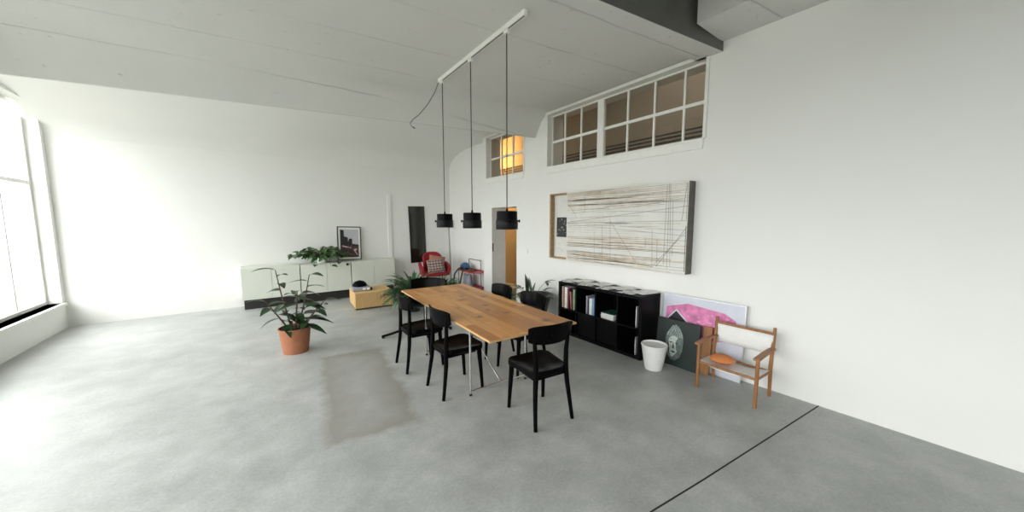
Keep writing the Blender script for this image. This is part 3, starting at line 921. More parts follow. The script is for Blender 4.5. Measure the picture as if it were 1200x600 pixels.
# dark green canvas with a carved stone head
cg = leaning('leaning_canvas', 'dark green canvas showing a pale carved stone head, leaning behind the white bin', 'picture', 1.695, 2.155, 3.745, 3.80, 0.525)
CW = 0.245
MB().box(0, 0.030, -CW, CW, 0, 0.525).build('canvas', 'canvas_green', cg, bevel=0.002)
def blob(cy, cz, ry, rz, n=28, wob=0.0, sq=2.0):
    return [(cy + ry * math.copysign(abs(math.cos(2 * PI * k / n)) ** (2 / sq), math.cos(2 * PI * k / n)) * (1 + wob * math.sin(5 * k)),
             cz + rz * math.copysign(abs(math.sin(2 * PI * k / n)) ** (2 / sq), math.sin(2 * PI * k / n)) * (1 + wob * math.sin(7 * k))) for k in range(n)]
def plate(m, pts, d):
    k = 1.28
    m.prism([(HY + (a - HY) * k, HZ + (b - HZ) * k) for a, b in pts], lambda a, b, x: (x, a, b), -d, 0.0005)
HY, HZ = 0.025, 0.258   # centre of the head on the canvas
m = MB(); plate(m, [(HY - 0.078, HZ + 0.03), (HY - 0.070, HZ + 0.085), (HY - 0.045, HZ + 0.115), (HY - 0.030, HZ + 0.15), (HY, HZ + 0.172), (HY + 0.032, HZ + 0.15), (HY + 0.048, HZ + 0.115), (HY + 0.074, HZ + 0.085), (HY + 0.084, HZ + 0.03), (HY + 0.078, HZ - 0.05), (HY + 0.055, HZ - 0.115), (HY + 0.02, HZ - 0.15), (HY - 0.02, HZ - 0.15), (HY - 0.055, HZ - 0.115), (HY - 0.076, HZ - 0.05)], 0.0008)
hd = m.build('painted_head', 'stone_mid', cg)
m = MB(); plate(m, blob(HY + 0.004, HZ - 0.03, 0.058, 0.095, sq=2.2), 0.0014); m.build('face', 'stone_light', hd)
m = MB(); plate(m, [(HY - 0.066, HZ + 0.05), (HY - 0.03, HZ + 0.055), (HY - 0.012, HZ + 0.01), (HY - 0.018, HZ - 0.04), (HY - 0.03, HZ - 0.07), (HY - 0.012, HZ - 0.10), (HY + 0.01, HZ - 0.128), (HY - 0.03, HZ - 0.125), (HY - 0.058, HZ - 0.08), (HY - 0.07, HZ - 0.02)], 0.0016); m.build('dark_cheek', 'stone_mid', hd)
m = MB()
for r in range(7):
    zz = HZ + 0.065 + 0.014 * r
    hw = 0.066 * (1 - (r / 8.0) ** 1.6)
    k = max(2, int(hw * 2 / 0.021))
    for j in range(k + 1):
        y = HY - hw + 2 * hw * j / k
        plate(m, blob(y, zz + 0.003 * math.sin(j), 0.0075, 0.0060, 8), 0.0013)
m.build('hair_curls', 'stone_pale', hd, weld=False)
m = MB()
for s in (-1, 1):
    plate(m, [(HY + 0.004 + s * 0.010, HZ + 0.003), (HY + 0.004 + s * 0.024, HZ + 0.012), (HY + 0.004 + s * 0.046, HZ + 0.004), (HY + 0.004 + s * 0.026, HZ - 0.004)], 0.0019)
    plate(m, [(HY + 0.004 + s * 0.008, HZ + 0.022), (HY + 0.004 + s * 0.028, HZ + 0.036), (HY + 0.004 + s * 0.052, HZ + 0.026), (HY + 0.004 + s * 0.028, HZ + 0.031)], 0.0019)
plate(m, [(HY + 0.010, HZ + 0.02), (HY + 0.016, HZ - 0.045), (HY - 0.010, HZ - 0.05), (HY - 0.004, HZ - 0.042)], 0.0019)
plate(m, [(HY - 0.022, HZ - 0.075), (HY + 0.004, HZ - 0.068), (HY + 0.030, HZ - 0.075), (HY + 0.004, HZ - 0.088)], 0.0019)
plate(m, [(HY + 0.058, HZ + 0.03), (HY + 0.062, HZ - 0.03), (HY + 0.045, HZ - 0.10), (HY + 0.015, HZ - 0.123), (HY + 0.035, HZ - 0.095), (HY + 0.046, HZ - 0.03)], 0.0019)
m.build('features', 'stone_dark', hd, weld=False)

# pink print in a thin silver frame
pk = leaning('framed_print', 'pink print with a dark roof shape in a thin silver frame, behind the green canvas', 'picture', 1.30, 2.185, 3.865, 3.915, 0.80)
PW = 0.4425
MB().box(0.004, 0.022, -PW + 0.01, PW - 0.01, 0.01, 0.79).build('print_sheet', 'print_lilac', pk)
m = MB()
m.box(0, 0.024, -PW, PW, 0, 0.012); m.box(0, 0.024, -PW, PW, 0.788, 0.80); m.box(0, 0.024, -PW, -PW + 0.012, 0.012, 0.788); m.box(0, 0.024, PW - 0.012, PW, 0.012, 0.788)
m.build('frame', 'silver_frame', pk, weld=False)
pm = MB(); pm.prism([(0.39, 0.36), (0.39, 0.64), (0.14, 0.715), (-0.25, 0.68), (-0.36, 0.62), (-0.36, 0.42), (-0.2, 0.36)], lambda a, b, x: (x, a, b), 0.0030, 0.0045)
pm.build('pink_shape', 'pink_print', pk)
pm = MB()
for k in range(26):
    y = -0.28 + 0.5 * rnd.random(); zz = 0.48 + 0.16 * rnd.random()
    pm.prism(blob(y, zz, 0.012 + 0.02 * rnd.random(), 0.003 + 0.005 * rnd.random(), 8), lambda a, b, x: (x, a, b), 0.0025, 0.0031)
pm.build('pale_brush_marks', 'pink_pale', pk, weld=False)
pm = MB(); pm.prism([(0.40, 0.30), (0.40, 0.475), (0.27, 0.63), (0.04, 0.43), (-0.10, 0.30)], lambda a, b, x: (x, a, b), 0.0018, 0.0024)
pm.build('roof_outline', 'print_lilac', pk)
pm = MB(); pm.prism([(0.40, 0.29), (0.40, 0.45), (0.27, 0.607), (0.035, 0.405), (-0.10, 0.29)], lambda a, b, x: (x, a, b), 0.0010, 0.0018)
pm.build('roof_shape', 'print_navy', pk)

# narrow wooden board leaning behind the canvas
wb = leaning('wooden_board', 'narrow brown wooden board leaning on its edge beside the dark green canvas', 'board', 1.585, 1.665, 3.800, 3.845, 0.52)
MB().box(0, 0.022, -0.045, 0.045, 0, 0.52).build('board', 'chair_oak', wb, bevel=0.003)

# low wooden armchair at the right edge
lc = thing('low_armchair', 'low oak armchair at the right edge beside the leaning pictures', 'chair', (3.455, 1.535, 0))
def post(x, y, z0, z1, r=0.0165):
    return MB().tube([(x, y, z0), (x, y, (z0 + z1) / 2), (x, y, z1)], [r * 0.85, r, r * 0.95], 10)
post(0, 0, 0, 0.445).build('leg', 'chair_oak', lc)
post(0, -0.50, 0, 0.445).build('leg', 'chair_oak', lc)
MB().tube([(0.36, 0, 0), (0.34, 0, 0.30), (0.385, 0, 0.66)], [0.014, 0.0175, 0.014], 10).build('leg', 'chair_oak', lc)
MB().tube([(0.36, -0.50, 0), (0.34, -0.50, 0.30), (0.385, -0.50, 0.66)], [0.014, 0.0175, 0.014], 10).build('leg', 'chair_oak', lc)
for y in (0, -0.5):
    MB().prism([(-0.045, 0.442), (0.18, 0.452), (0.375, 0.448), (0.375, 0.470), (0.18, 0.474), (-0.045, 0.464)], lambda a, b, d, y=y: (a, y + d, b), -0.026, 0.026).build('armrest', 'chair_oak', lc, bevel=0.006)
    MB().tube([(0, y, 0.265), (0.34, y, 0.245)], 0.012, 8).build('side_rail', 'chair_oak', lc)
MB().tube([(0, 0, 0.262), (0, -0.5, 0.262)], 0.013, 8).build('front_rail', 'chair_oak', lc)
MB().tube([(0.38, 0, 0.60), (0.38, -0.5, 0.60)], 0.014, 8).build('back_rail', 'chair_oak', lc)
MB().tube([(0.345, 0, 0.245), (0.345, -0.5, 0.245)], 0.012, 8).build('rear_rail', 'chair_oak', lc)
def websheet(u, v): return (0.0 + 0.34 * u, -0.5 + 0.5 * v, 0.272 - 0.018 * u - 0.03 * math.sin(PI * v))
MB().grid(websheet, 8, 10).build('seat', 'paper_white', lc, solid=0.012)
MB().grid(lambda u, v: (0.36 + 0.02 * math.sin(PI * u) + 0.012 * u, -0.5 + 0.5 * u, 0.40 + 0.19 * v), 10, 4).build('backrest', 'paper_white', lc, solid=0.012)
cu = MB().lathe([(0.001, -0.03), (0.08, -0.025), (0.115, 0.0), (0.08, 0.03), (0.001, 0.036)], 24).build('round_cushion', 'orange_fabric', None, loc=(3.63, 1.385, 0.292))
tag(cu, 'small orange round cushion lying on the low oak armchair', 'cushion')

# ------------------------------------------------------------------ plants
def blade(m, p, az, L, lift, w, droop=1.0, n=7):
    """arching strap leaf"""
    dx, dy = math.cos(az), math.sin(az)
    vs = []
    p = Vector(p)
    pos = p.copy(); ang = lift
    for i in range(n + 1):
        t = i / n
        ww = w * (math.sin(PI * min(1, 0.12 + t * 0.88)) ** 0.7) if t < 1 else 0.0004
        side = Vector((-dy, dx, 0)) * ww
        vs += [pos + side + Vector((0, 0, ww * 0.5)), pos.copy(), pos - side + Vector((0, 0, ww * 0.5))]
        st = L / n
        pos = pos + Vector((dx * math.cos(ang), dy * math.cos(ang), math.sin(ang))) * st
        ang -= droop * (1.6 / n) * (0.5 + t)
        pos.z = max(pos.z, 0.015)
    fs = []
    for i in range(n):
        b = 3 * i
        fs += [(b, b + 1, b + 4, b + 3), (b + 1, b + 2, b + 5, b + 4)]
    m.raw(vs, fs)

def leaf(m, p, d, L, w, curl=0.3, roll=0.0, n=6):
    """broad pointed leaf starting at p in direction d"""
    d = Vector(d).normalized()
    side = d.cross(Vector((0, 0, 1)))
    if side.length < 0.05: side = Vector((1, 0, 0))
    side.normalize()
    side = Matrix.Rotation(roll, 3, d) @ side
    up = side.cross(d).normalized()
    vs = []
    p = Vector(p)
    for i in range(n + 1):
        t = i / n
        ww = w * math.sin(PI * t ** 0.8) ** 0.85 if 0 < t < 1 else 0.0006
        c = p + d * (L * t) - up * (curl * L * t * t)
        vs += [c + side * ww + up * ww * 0.25, c, c - side * ww + up * ww * 0.25]
    fs = []
    for i in range(n):
        b = 3 * i
        fs += [(b, b + 1, b + 4, b + 3), (b + 1, b + 2, b + 5, b + 4)]
    m.raw(vs, fs)

def pot(parent, r0, r1, h, mat, rim=0.012):
    MB().lathe([(0.0, 0.003), (r0 - 0.004, 0.003), (r0, 0.0), (r1 - 0.004, h - rim * 1.5), (r1 + 0.003, h - rim * 1.5), (r1 + 0.003, h), (r1 - 0.010, h), (r1 - 0.014, h - 0.03), (0.0, h - 0.03)], 32).build('pot', mat, parent)
    MB().lathe([(0.0, h - 0.018), (r1 * 0.5, h - 0.015), (r1 - 0.012, h - 0.022)], 24).build('soil', 'soil', parent)

# bushy strap-leaved plants behind the far end of the table
def fern(loc, lab, n, L, seed, h=0.22, name='spider_plant'):
    p = thing(name, lab, 'plant', loc, 0, 'strap leaved plants behind the table')
    r = random.Random(seed)
    pot(p, 0.11, 0.15, h, 'pot_black')
    m = MB()
    for k in range(n):
        az = r.random() * 2 * PI
        blade(m, (0.05 * math.cos(az), 0.05 * math.sin(az), h - 0.02), az, L * (0.6 + 0.5 * r.random()), R(25 + 62 * r.random()), 0.016 + 0.010 * r.random(), 0.8 + 0.9 * r.random())
    m.build('foliage', 'leaf_fern', p, weld=False)

fern((2.24, 6.10, 0), 'big bushy strap leaved plant on the floor between the straw box and table', 300, 0.66, 3, 0.24)
fern((3.08, 6.58, 0), 'smaller strap leaved plant on the floor below the red armchair', 150, 0.50, 5, 0.16)

# potted broad leaved plant by the right wall, in a wide dark bowl
bp = thing('bowl_plant', 'upright dark leaved plant in a wide black bowl planter near the doorway', 'plant', (3.60, 4.22, 0))
MB().lathe([(0.0, 0.003), (0.14, 0.003), (0.15, 0.0), (0.20, 0.18), (0.24, 0.36), (0.275, 0.43), (0.30, 0.452), (0.306, 0.458), (0.300, 0.462), (0.270, 0.445), (0.22, 0.40), (0.0, 0.40)], 40).build('planter', 'pot_black', bp)
MB().lathe([(0.0, 0.425), (0.15, 0.42), (0.225, 0.408)], 24).build('soil', 'soil', bp)
r = random.Random(11)
m = MB(); ms = MB(); mp2 = MB()
for (x, y, dx, dy, dz, L, w, pale) in ((-0.06, 0.13, 0.02, 0.05, 1.0, 0.38, 0.042, 0), (-0.03, 0.08, 0.05, 0.0, 1.0, 0.33, 0.040, 1), (-0.05, 0.03, 0.1, -0.12, 0.9, 0.26, 0.026, 0), (0.05, 0.15, 0.10, 0.3, 0.8, 0.33, 0.036, 0)):
    leaf(mp2 if pale else m, (x, y, 0.415), (dx, dy, dz), L, w, 0.12, r.random())
for (x, y, az, h, out) in ((0.0, -0.05, -60, 0.27, 0.14), (0.05, -0.02, -20, 0.10, 0.10), (-0.1, 0.12, 130, 0.14, 0.12), (-0.12, 0.0, 200, 0.08, 0.1), (0.0, -0.1, -95, 0.05, 0.14), (-0.02, 0.2, 95, 0.10, 0.13)):
    a = R(az); tip = (x + out * math.cos(a), y + out * math.sin(a), 0.415 + h)
    ms.tube([(x, y, 0.40), ((x * 1.4 + tip[0] * 0.6) / 2, (y * 1.4 + tip[1] * 0.6) / 2, 0.41 + h * 0.6), tip], [0.005, 0.004, 0.003], 6)
    for q in (-1, 0, 1):
        leaf(m, tip, (math.cos(a + q * 0.9), math.sin(a + q * 0.9), 0.55 if q == 0 else 0.05), 0.18 - 0.03 * abs(q), 0.036, 0.35, 0.3 * q)
m.build('foliage', 'leaf_dark', bp, weld=False)
mp2.build('pale_leaf', 'leaf_pale', bp, weld=False)
ms.build('stem', 'stem_brown', bp, weld=False)

fp = thing('feathery_plant', 'feathery green plant in a white pot in front of the doorway edge', 'plant', (3.50, 4.84, 0))
pot(fp, 0.085, 0.115, 0.30, 'pot_white')
m = MB(); r = random.Random(5)
for k in range(60):
    az = r.random() * 2 * PI
    blade(m, (0.03 * math.cos(az), 0.03 * math.sin(az), 0.28), az, 0.24 * (0.6 + 0.6 * r.random()), R(30 + 55 * r.random()), 0.008 + 0.006 * r.random(), 0.8 + 0.8 * r.random())
m.build('foliage', 'leaf_mid', fp, weld=False)

# trailing plant on the lowboard
CT = 0.795
tp = thing('trailing_plant', 'trailing leafy plant on the white lowboard left of the framed photo', 'plant', (1.04, 8.12, CT))
pot(tp, 0.09, 0.12, 0.17, 'pot_white')
m = MB(); ms = MB(); r = random.Random(21)
for k in range(80):
    az = r.random() * 2 * PI
    L = 0.16 + 0.32 * r.random()
    if math.sin(az) > 0.3: L *= 0.5
    hgt = 0.06 + 0.24 * r.random()
    a0 = Vector((0.06 * math.cos(az), 0.06 * math.sin(az), 0.15))
    mid = a0 + Vector((math.cos(az) * L * 0.5, math.sin(az) * L * 0.5, hgt * 0.6))
    low = 0.16 if L * math.sin(az) > -0.25 else -0.06
    end = a0 + Vector((math.cos(az) * L, math.sin(az) * L, max(low - 0.14, hgt * 0.3 - 0.32 * r.random())))
    ms.tube([a0, mid, end], [0.0035, 0.003, 0.002], 5)
    for q in range(4):
        t = 0.3 + 0.23 * q
        pp = (a0 * (1 - t) + mid * t) if t < 0.5 else (mid * (1 - (t - 0.5) * 2) + end * ((t - 0.5) * 2)) if t <= 1 else end
        aa = az + (r.random() - 0.5) * 2.6
        leaf(m, pp, (math.cos(aa), math.sin(aa), 0.5 - 0.9 * r.random()), 0.10 + 0.06 * r.random(), 0.036 + 0.016 * r.random(), 0.4, r.random() - 0.5)
m.build('foliage', 'leaf_mid', tp, weld=False)
ms.build('stem', 'stem_brown', tp, weld=False)

# tall leafy plant at the left edge
rp = thing('floor_plant', 'large leafy pot plant on the floor at the left edge, before the lowboard', 'plant', (0.30, 5.05, 0))
pot(rp, 0.14, 0.18, 0.32, 'pot_terracotta')
m = MB(); ms = MB(); r = random.Random(33)
stems = [(0.10, 0.05, 0.95), (-0.08, 0.06, 1.05), (0.02, -0.08, 0.80), (0.17, -0.03, 0.62), (-0.14, -0.04, 0.7)]
for (sx, sy, sh_) in stems:
    top = Vector((sx * 2.0, sy * 2.0, sh_))
    base = Vector((sx * 0.4, sy * 0.4, 0.29))
    ms.tube([base, (base + top) / 2 + Vector((sx * 0.2, 0, 0.05)), top], [0.010, 0.008, 0.005], 7)
    for q in range(8):
        t = 0.2 + 0.8 * q / 7
        pp = base * (1 - t) + top * t
        aa = q * 2.4 + sx * 10
        leaf(m, pp, (math.cos(aa), math.sin(aa), 0.45 - 0.7 * (1 - t)), 0.18 + 0.07 * r.random(), 0.042 + 0.014 * r.random(), 0.45, 0.5 * (r.random() - 0.5))
for (az, z, L) in ((15, 0.48, 0.30), (-10, 0.40, 0.33), (-30, 0.60, 0.26), (25, 0.74, 0.24), (-50, 0.32, 0.30)):
    leaf(m, (0.10, 0, z), (math.cos(R(az)), math.sin(R(az)), 0.15), L, 0.05, 0.5, 0.2)
m.build('foliage', 'leaf_dark', rp, weld=False)
ms.build('stem', 'stem_brown', rp, weld=False)

# ------------------------------------------------------------------ lowboard and what stands on it
CF = 7.95
def lowboard(x0, x1, lab, knobside):
    l = thing('lowboard', lab, 'cabinet', (0, 0, 0), 0, 'pale lowboards along the back wall')
    m = MB(); m.box(x0, x1, CF + 0.02, 8.372, 0.19, CT)
    m.build('body', 'lowboard_paint', l, bevel=0.002)
    MB().box(x0 + 0.02, x1 - 0.02, CF + 0.10, 8.36, 0.0, 0.19).build('plinth', 'plinth_dark', l)
    w = (x1 - x0) / 2
    for k in range(2):
        d = MB().box(x0 + w * k + 0.0035, x0 + w * (k + 1) - 0.0035, CF, CF + 0.0195, 0.195, CT - 0.012).build('door', 'lowboard_paint', l, bevel=0.0015)
        if k == knobside:
            MB().lathe([(0.008, 0), (0.008, 0.012), (0.026, 0.016), (0.028, 0.026), (0.020, 0.034), (0.0, 0.036)], 16).build('knob', 'plinth_dark', d, loc=(x0 + w * (k + 1) - 0.07, CF, 0.745), rot=(R(90), 0, 0))
lowboard(1.572, 2.505, 'pale green white lowboard behind the straw box, nearer the corner', -1)
lowboard(0.630, 1.560, 'pale green white lowboard below the trailing plant, with one dark knob', 1)
lowboard(-0.312, 0.618, 'pale green white lowboard farthest left along the back wall', -1)

ph = thing('framed_photo', 'black framed city street photograph leaning on the wall atop the lowboard', 'picture', (1.615, 8.275, CT + 0.0075))
ph.rotation_euler = (R(-5), R(1.6), 0)
FW, FH = 0.245, 0.745
m = MB()
m.box(-FW, FW, 0, 0.022, 0, 0.018); m.box(-FW, FW, 0, 0.022, FH - 0.018, FH); m.box(-FW, -FW + 0.018, 0, 0.022, 0.018, FH - 0.018); m.box(FW - 0.018, FW, 0, 0.022, 0.018, FH - 0.018)
m.build('frame', 'picture_black', ph, weld=False)
MB().box(-FW + 0.018, FW - 0.018, 0.008, 0.020, 0.018, FH - 0.018).build('mount', 'print_white', ph)
def flat(pts, y, name, mat):
    MB().prism(pts, lambda a, b, d: (a, d, b), y, 0.0082).build(name, mat, ph)
flat([(-0.185, 0.06), (0.19, 0.06), (0.19, 0.68), (-0.185, 0.68)], 0.0074, 'sky', 'print_sky')
flat([(-0.185, 0.06), (0.19, 0.06), (0.19, 0.33), (0.06, 0.36), (0.0, 0.40), (-0.05, 0.43), (-0.185, 0.43)], 0.0066, 'street', 'print_plum')
m = MB()
for pts in ([(-0.185, 0.30), (-0.11, 0.30), (-0.11, 0.66), (-0.185, 0.68)], [(-0.11, 0.30), (-0.03, 0.34), (-0.03, 0.50), (-0.11, 0.53)], [(-0.02, 0.32), (0.055, 0.34), (0.06, 0.46), (0.03, 0.485), (0.0, 0.47), (-0.02, 0.44)], [(0.06, 0.30), (0.19, 0.30), (0.19, 0.34), (0.06, 0.36)]):
    m.prism(pts, lambda a, b, d: (a, d, b), 0.0058, 0.0082)
m.build('buildings', 'picture_black', ph, weld=False)
m = MB()
for pts in ([(-0.15, 0.30), (-0.01, 0.27), (-0.01, 0.29), (-0.15, 0.33)], [(0.0, 0.26), (0.03, 0.26), (0.02, 0.295)], [(0.08, 0.24), (0.16, 0.25), (0.12, 0.19), (0.17, 0.11), (0.15, 0.11), (0.10, 0.19)]):
    m.prism(pts, lambda a, b, d: (a, d, b), 0.0052, 0.0082)
m.build('street_lights', 'print_pink_light', ph, weld=False)

# woven straw box with a grey radio and a black cap on it
ot = thing('straw_ottoman', 'woven straw box ottoman standing on the floor before the lowboard', 'ottoman', (1.36, 6.735, 0), R(-4))
MB().box(0.004, 0.686, 0.004, 0.67, 0.03, 0.328).build('woven_body', 'straw', ot, bevel=0.016, seg=3)
m = MB()
m.box(0.02, 0.67, 0.02, 0.65, 0.0, 0.031)
m.build('base', 'stem_brown', ot)
m = MB()
for i in range(24):
    x = 0.018 + 0.65 * i / 23
    m.tube([(x, 0.0035, 0.045), (x, 0.0015, 0.18), (x, 0.0035, 0.315)], 0.006, 5)
for i in range(22):
    y = 0.02 + 0.63 * i / 21
    m.tube([(0.0035, y, 0.045), (0.0015, y, 0.18), (0.0035, y, 0.315)], 0.006, 5)
m.build('straw_ribs', 'straw', ot, weld=False)
rd = thing('portable_radio', 'flat grey device lying on the straw box under a black cap', 'radio', (1.53, 6.99, 0.329), R(-6))
MB().box(-0.165, 0.165, -0.11, 0.11, 0, 0.085).build('case', 'radio_grey', rd, bevel=0.022, seg=3)
MB().box(0.02, 0.075, -0.112, -0.108, 0.018, 0.062).build('dial', 'paper_white', rd, bevel=0.002)
MB().box(0.095, 0.15, -0.112, -0.108, 0.018, 0.062).build('dial', 'paper_white', rd, bevel=0.002)
MB().box(0.155, 0.20, -0.05, 0.05, 0.0, 0.05).build('handle', 'black_metal', rd, bevel=0.012)
cp = thing('black_cap', 'rounded black cap resting on the grey device atop the straw box', 'cap', (1.515, 7.0, 0.4145), R(-6))
MB().lathe([(0.125, 0.0), (0.132, 0.012), (0.120, 0.05), (0.085, 0.085), (0.04, 0.103), (0.0, 0.107)], 28).build('crown', 'black_metal', cp)
MB().lathe([(0.0, 0.105), (0.010, 0.108), (0.008, 0.114), (0.0, 0.116)], 12).build('button', 'black_metal', cp)

# ------------------------------------------------------------------ corner by the back wall
mr = thing('mirror_panel', 'tall narrow dark glossy panel hanging on the back wall', 'mirror', (3.255, YB - 0.002, 0.62))
mr.rotation_euler = (0, R(-1.3), 0)
MB().box(-0.200, 0.200, -0.014, -0.004, 0.004, 1.416).build('glass', 'mirror_dark', mr)
m = MB()
m.box(-0.206, 0.206, -0.018, 0, 0, 0.008); m.box(-0.206, 0.206, -0.018, 0, 1.412, 1.42); m.box(-0.206, -0.198, -0.018, 0, 0.008, 1.412); m.box(0.198, 0.206, -0.018, 0, 0.008, 1.412)
m.build('frame', 'picture_black', mr, weld=False)

ra = thing('red_armchair', 'red upholstered armchair with curved arms in the back corner', 'chair', (3.28, 7.50, 0), R(-12))
def red_back(u, v):
    a = (u - 0.5) * 2
    z = 0.40 + (0.53 - 0.10 * abs(a) ** 4) * v
    return (a * (0.205 + 0.02 * v), 0.20 + 0.10 * v - 0.09 * a * a, z)
MB().grid(red_back, 16, 10).build('backrest', 'red_fabric', ra, solid=0.07, bevel=0.03, seg=3, angle=60)
MB().box(-0.25, 0.25, -0.27, 0.22, 0.40, 0.49).build('seat', 'red_fabric', ra, bevel=0.035, seg=4)
for s in (-1, 1):
    def red_arm(u, v, s=s):
        y = -0.25 + 0.47 * u
        top = 0.64 + 0.06 * u - 0.06 * (1 - u) ** 3
        z = 0.42 + (top - 0.42) * v
        return (s * (0.26 + 0.045 * v + 0.02 * math.sin(PI * u)), y, z)
    MB().grid(red_arm, 12, 8).build('armrest', 'red_fabric', ra, solid=0.075, bevel=0.032, seg=3, angle=60)
for sx in (-1, 1):
    for sy in (-1, 1):
        MB().tube([(sx * 0.14, sy * 0.13, 0.41), (sx * 0.22, sy * 0.22, 0.0)], [0.012, 0.009], 8).build('leg', 'trolley_steel', ra)

def pillow(name, mat, lab, loc, rot, w, h, d):
    o = MB()
    n = 14
    def face(s):
        def f(u, v):
            a, b = (u - 0.5) * 2, (v - 0.5) * 2
            k = (1 - a ** 4) * (1 - b ** 4)
            pin = 1 - 0.06 * (1 - abs(a)) * abs(b) ** 3 - 0.06 * (1 - abs(b)) * abs(a) ** 3
            return (a * w / 2 * pin, s * d / 2 * k ** 0.7, b * h / 2 * pin)
        return f
    o.grid(face(1), n, n); o.grid(face(-1), n, n)
    ob = o.build(name, mat, None, loc, rot)
    return tag(ob, lab, 'cushion', 'cushions on the red armchair')
pillow('cushion', 'salmon_fabric', 'salmon cushion behind the patterned one on the red armchair', (3.335, 7.48, 0.685), (R(-20), R(12), R(-12)), 0.38, 0.36, 0.12)
pillow('cushion', 'kilim_fabric', 'patterned cushion with black and white bands on the red armchair', (3.245, 7.325, 0.635), (R(-26), R(-4), R(-12)), 0.40, 0.34, 0.13)

fl = thing('floor_lamp', 'slim steel floor lamp standing in the back corner beside the red armchair', 'lamp', (4.045, 8.17, 0))
MB().lathe([(0.0, 0.0), (0.10, 0.0), (0.10, 0.014), (0.016, 0.022), (0.012, 0.04)], 28).build('base', 'lamp_steel', fl)
MB().tube([(0, 0, 0.02), (-0.02, 0, 0.8), (-0.045, 0, 1.52)], 0.019, 10).build('pole', 'lamp_steel', fl)
MB().lathe([(0.055, 1.50), (0.075, 1.53), (0.075, 1.66), (0.055, 1.70), (0.0, 1.705)], 24, (-0.045, 0, 0)).build('lamp_shade', 'lamp_steel', fl)

# red serving trolley in the recess, with its chrome hoop
tl = thing('serving_trolley', 'small serving trolley with red trays and a steel hoop by the doorway', 'trolley', (0, 0, 0))
TXa, TXb, TYa, TYb = 3.80, 4.085, 6.50, 7.30
MB().tube([(TXb, 7.27, 0.05), (TXb, 7.27, 0.74), (TXb, 7.255, 0.757), (TXb, 6.74, 0.757), (TXb, 6.725, 0.74), (TXb, 6.725, 0.05)], 0.011, 8).build('hoop', 'trolley_steel', tl)
for y in (6.56, 7.27):
    MB().tube([(TXa, y, 0.05), (TXa, y, 0.52)], 0.010, 8).build('post', 'trolley_steel', tl)
for zz in (0.125, 0.50):
    m = MB()
    m.box(TXa - 0.01, TXb + 0.015, TYa, TYb, zz, zz + 0.012)
    m.box(TXa - 0.01, TXa - 0.002, TYa, TYb, zz + 0.012, zz + 0.036); m.box(TXb + 0.013, TXb + 0.021, TYa, TYb, zz + 0.012, zz + 0.036)
    m.build('tray', 'red_paint', tl, bevel=0.002, weld=False)
for x in (TXa, TXb):
    for y in (6.72 if x == TXb else 6.56, 7.27):
        MB().tube([(x - 0.010, y, 0.025), (x + 0.010, y, 0.025)], 0.025, 14).build('castor', 'rubber', tl)
wd = tag(MB().box(-0.10, 0.10, -0.22, 0.22, 0, 0.030).build('wooden_tray', 'stem_brown', None, loc=(3.93, 7.02, 0.513), bevel=0.004), 'flat brown wooden tray on the upper red tray of the trolley', 'tray')
bh = thing('blue_helmet', 'glossy blue round helmet on the trolley below its steel hoop', 'helmet', (3.89, 7.12, 0.5445))
MB().lathe([(0.112, 0.0), (0.122, 0.03), (0.112, 0.085), (0.075, 0.130), (0.03, 0.148), (0.0, 0.150)], 28).build('shell', 'blue_gloss', bh)
MB().lathe([(0.114, 0.0), (0.128, 0.006), (0.128, 0.022), (0.118, 0.026)], 28).build('rim', 'black_metal', bh)
# white bag on the lower tray
wbg = MB()
wbg.grid(lambda u, v: (0.11 * math.cos(2 * PI * u) * (1 - 0.35 * v), 0.17 * math.sin(2 * PI * u) * (1 - 0.25 * v), 0.27 * v + 0.012 * math.sin(9 * u * PI) * v), 24, 8)
tag(wbg.build('paper_bag', 'radio_grey', None, loc=(3.93, 7.06, 0.139), solid=0.004), 'crumpled grey white bag standing on the lower tray of the trolley', 'bag')
for k, (pts, lab) in enumerate(((
        [(3.80, 7.02, 0.60), (3.76, 7.06, 0.605), (3.73, 7.16, 0.55), (3.71, 7.30, 0.42), (3.70, 7.36, 0.22), (3.70, 7.36, 0.02)], 'black bent tube arching from the blue helmet to the floor, outer one'),
        ([(3.80, 6.96, 0.58), (3.75, 6.98, 0.52), (3.73, 7.02, 0.36), (3.72, 7.08, 0.18), (3.72, 7.08, 0.02)], 'black bent tube hanging steeply beside the trolley, inner one'))):
    tag(MB().tube(pts, 0.016, 8).build('bent_tube', 'cord_black', None), lab, 'tube', 'bent tubes by the trolley')

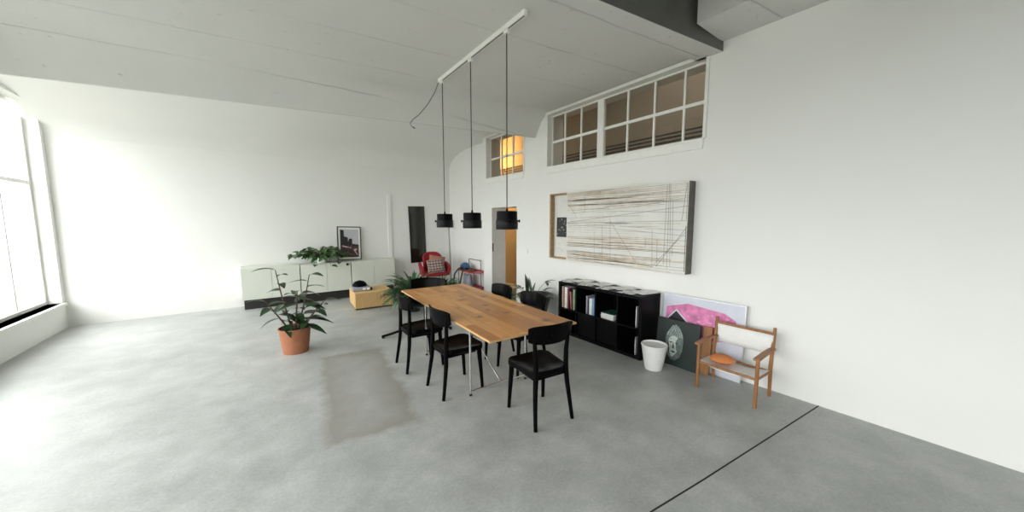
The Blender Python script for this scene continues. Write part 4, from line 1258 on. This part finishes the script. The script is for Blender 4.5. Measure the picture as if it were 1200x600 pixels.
# ------------------------------------------------------------------ light
wld = bpy.data.worlds.new('overcast'); S.world = wld; wld.use_nodes = True
nt = wld.node_tree
bg = nt.nodes['Background']
tc = N(nt, 'ShaderNodeTexCoord')
sep = N(nt, 'ShaderNodeSeparateXYZ')
nt.links.new(tc.outputs['Generated'], sep.inputs[0])
rp_ = N(nt, 'ShaderNodeValToRGB')
els = rp_.color_ramp.elements
els[0].position = 0.44; els[0].color = (0.16, 0.165, 0.15, 1)
els[1].position = 0.505; els[1].color = (0.62, 0.64, 0.65, 1)
e2 = els.new(0.80); e2.color = (1.0, 1.02, 1.04, 1)
mr_ = N(nt, 'ShaderNodeMapRange')
mr_.inputs['From Min'].default_value = -1; mr_.inputs['From Max'].default_value = 1
nt.links.new(sep.outputs['Z'], mr_.inputs['Value'])
nt.links.new(mr_.outputs[0], rp_.inputs['Fac'])
nt.links.new(rp_.outputs['Color'], bg.inputs['Color'])
bg.inputs['Strength'].default_value = 11.5
for i, (a, b, c, d) in enumerate(LW):
    L = bpy.data.lights.new('daylight_portal', 'AREA')
    L.shape = 'RECTANGLE'; L.size = d - c; L.size_y = b - a
    L.cycles.is_portal = True
    o = bpy.data.objects.new('daylight_portal', L); C.objects.link(o)
    o.location = (XL - 0.22, (a + b) / 2, (c + d) / 2)
    o.rotation_euler = (0, R(-90), 0)
# warm bulb in the room beyond the doorway
L = bpy.data.lights.new('inner_room_bulb', 'POINT'); L.energy = 110; L.color = (1.0, 0.58, 0.20); L.shadow_soft_size = 0.12
o = bpy.data.objects.new('inner_room_bulb', L); C.objects.link(o); o.location = (4.62, 7.62, 3.2)

# added pale fill light in the near half of that room
L = bpy.data.lights.new('inner_room_fill', 'AREA'); L.energy = 16; L.color = (1.0, 0.95, 0.88); L.size = 0.6; L.shape = 'RECTANGLE'; L.size_y = 3.0
o = bpy.data.objects.new('inner_room_fill', L); C.objects.link(o); o.location = (4.9, 1.8, 4.55)

# ------------------------------------------------------------------ camera
cam = bpy.data.cameras.new('camera'); cam.sensor_width = 36; cam.lens = 12.0; cam.clip_start = 0.05
co = bpy.data.objects.new('camera', cam); C.objects.link(co)
co.location = (0, 0, 1.65)
co.rotation_euler = (R(90 - 5.7106), 0, R(-36.55))
S.camera = co

S.view_settings.view_transform = 'Standard'
S.view_settings.look = 'None'
S.view_settings.gamma = 1.0
S.view_settings.use_curve_mapping = False
S.view_settings.exposure = 0.0
S.cycles.use_denoising = True
S.cycles.max_bounces = 10
S.cycles.diffuse_bounces = 6
S.cycles.transparent_max_bounces = 12
S.cycles.sample_clamp_indirect = 8.0
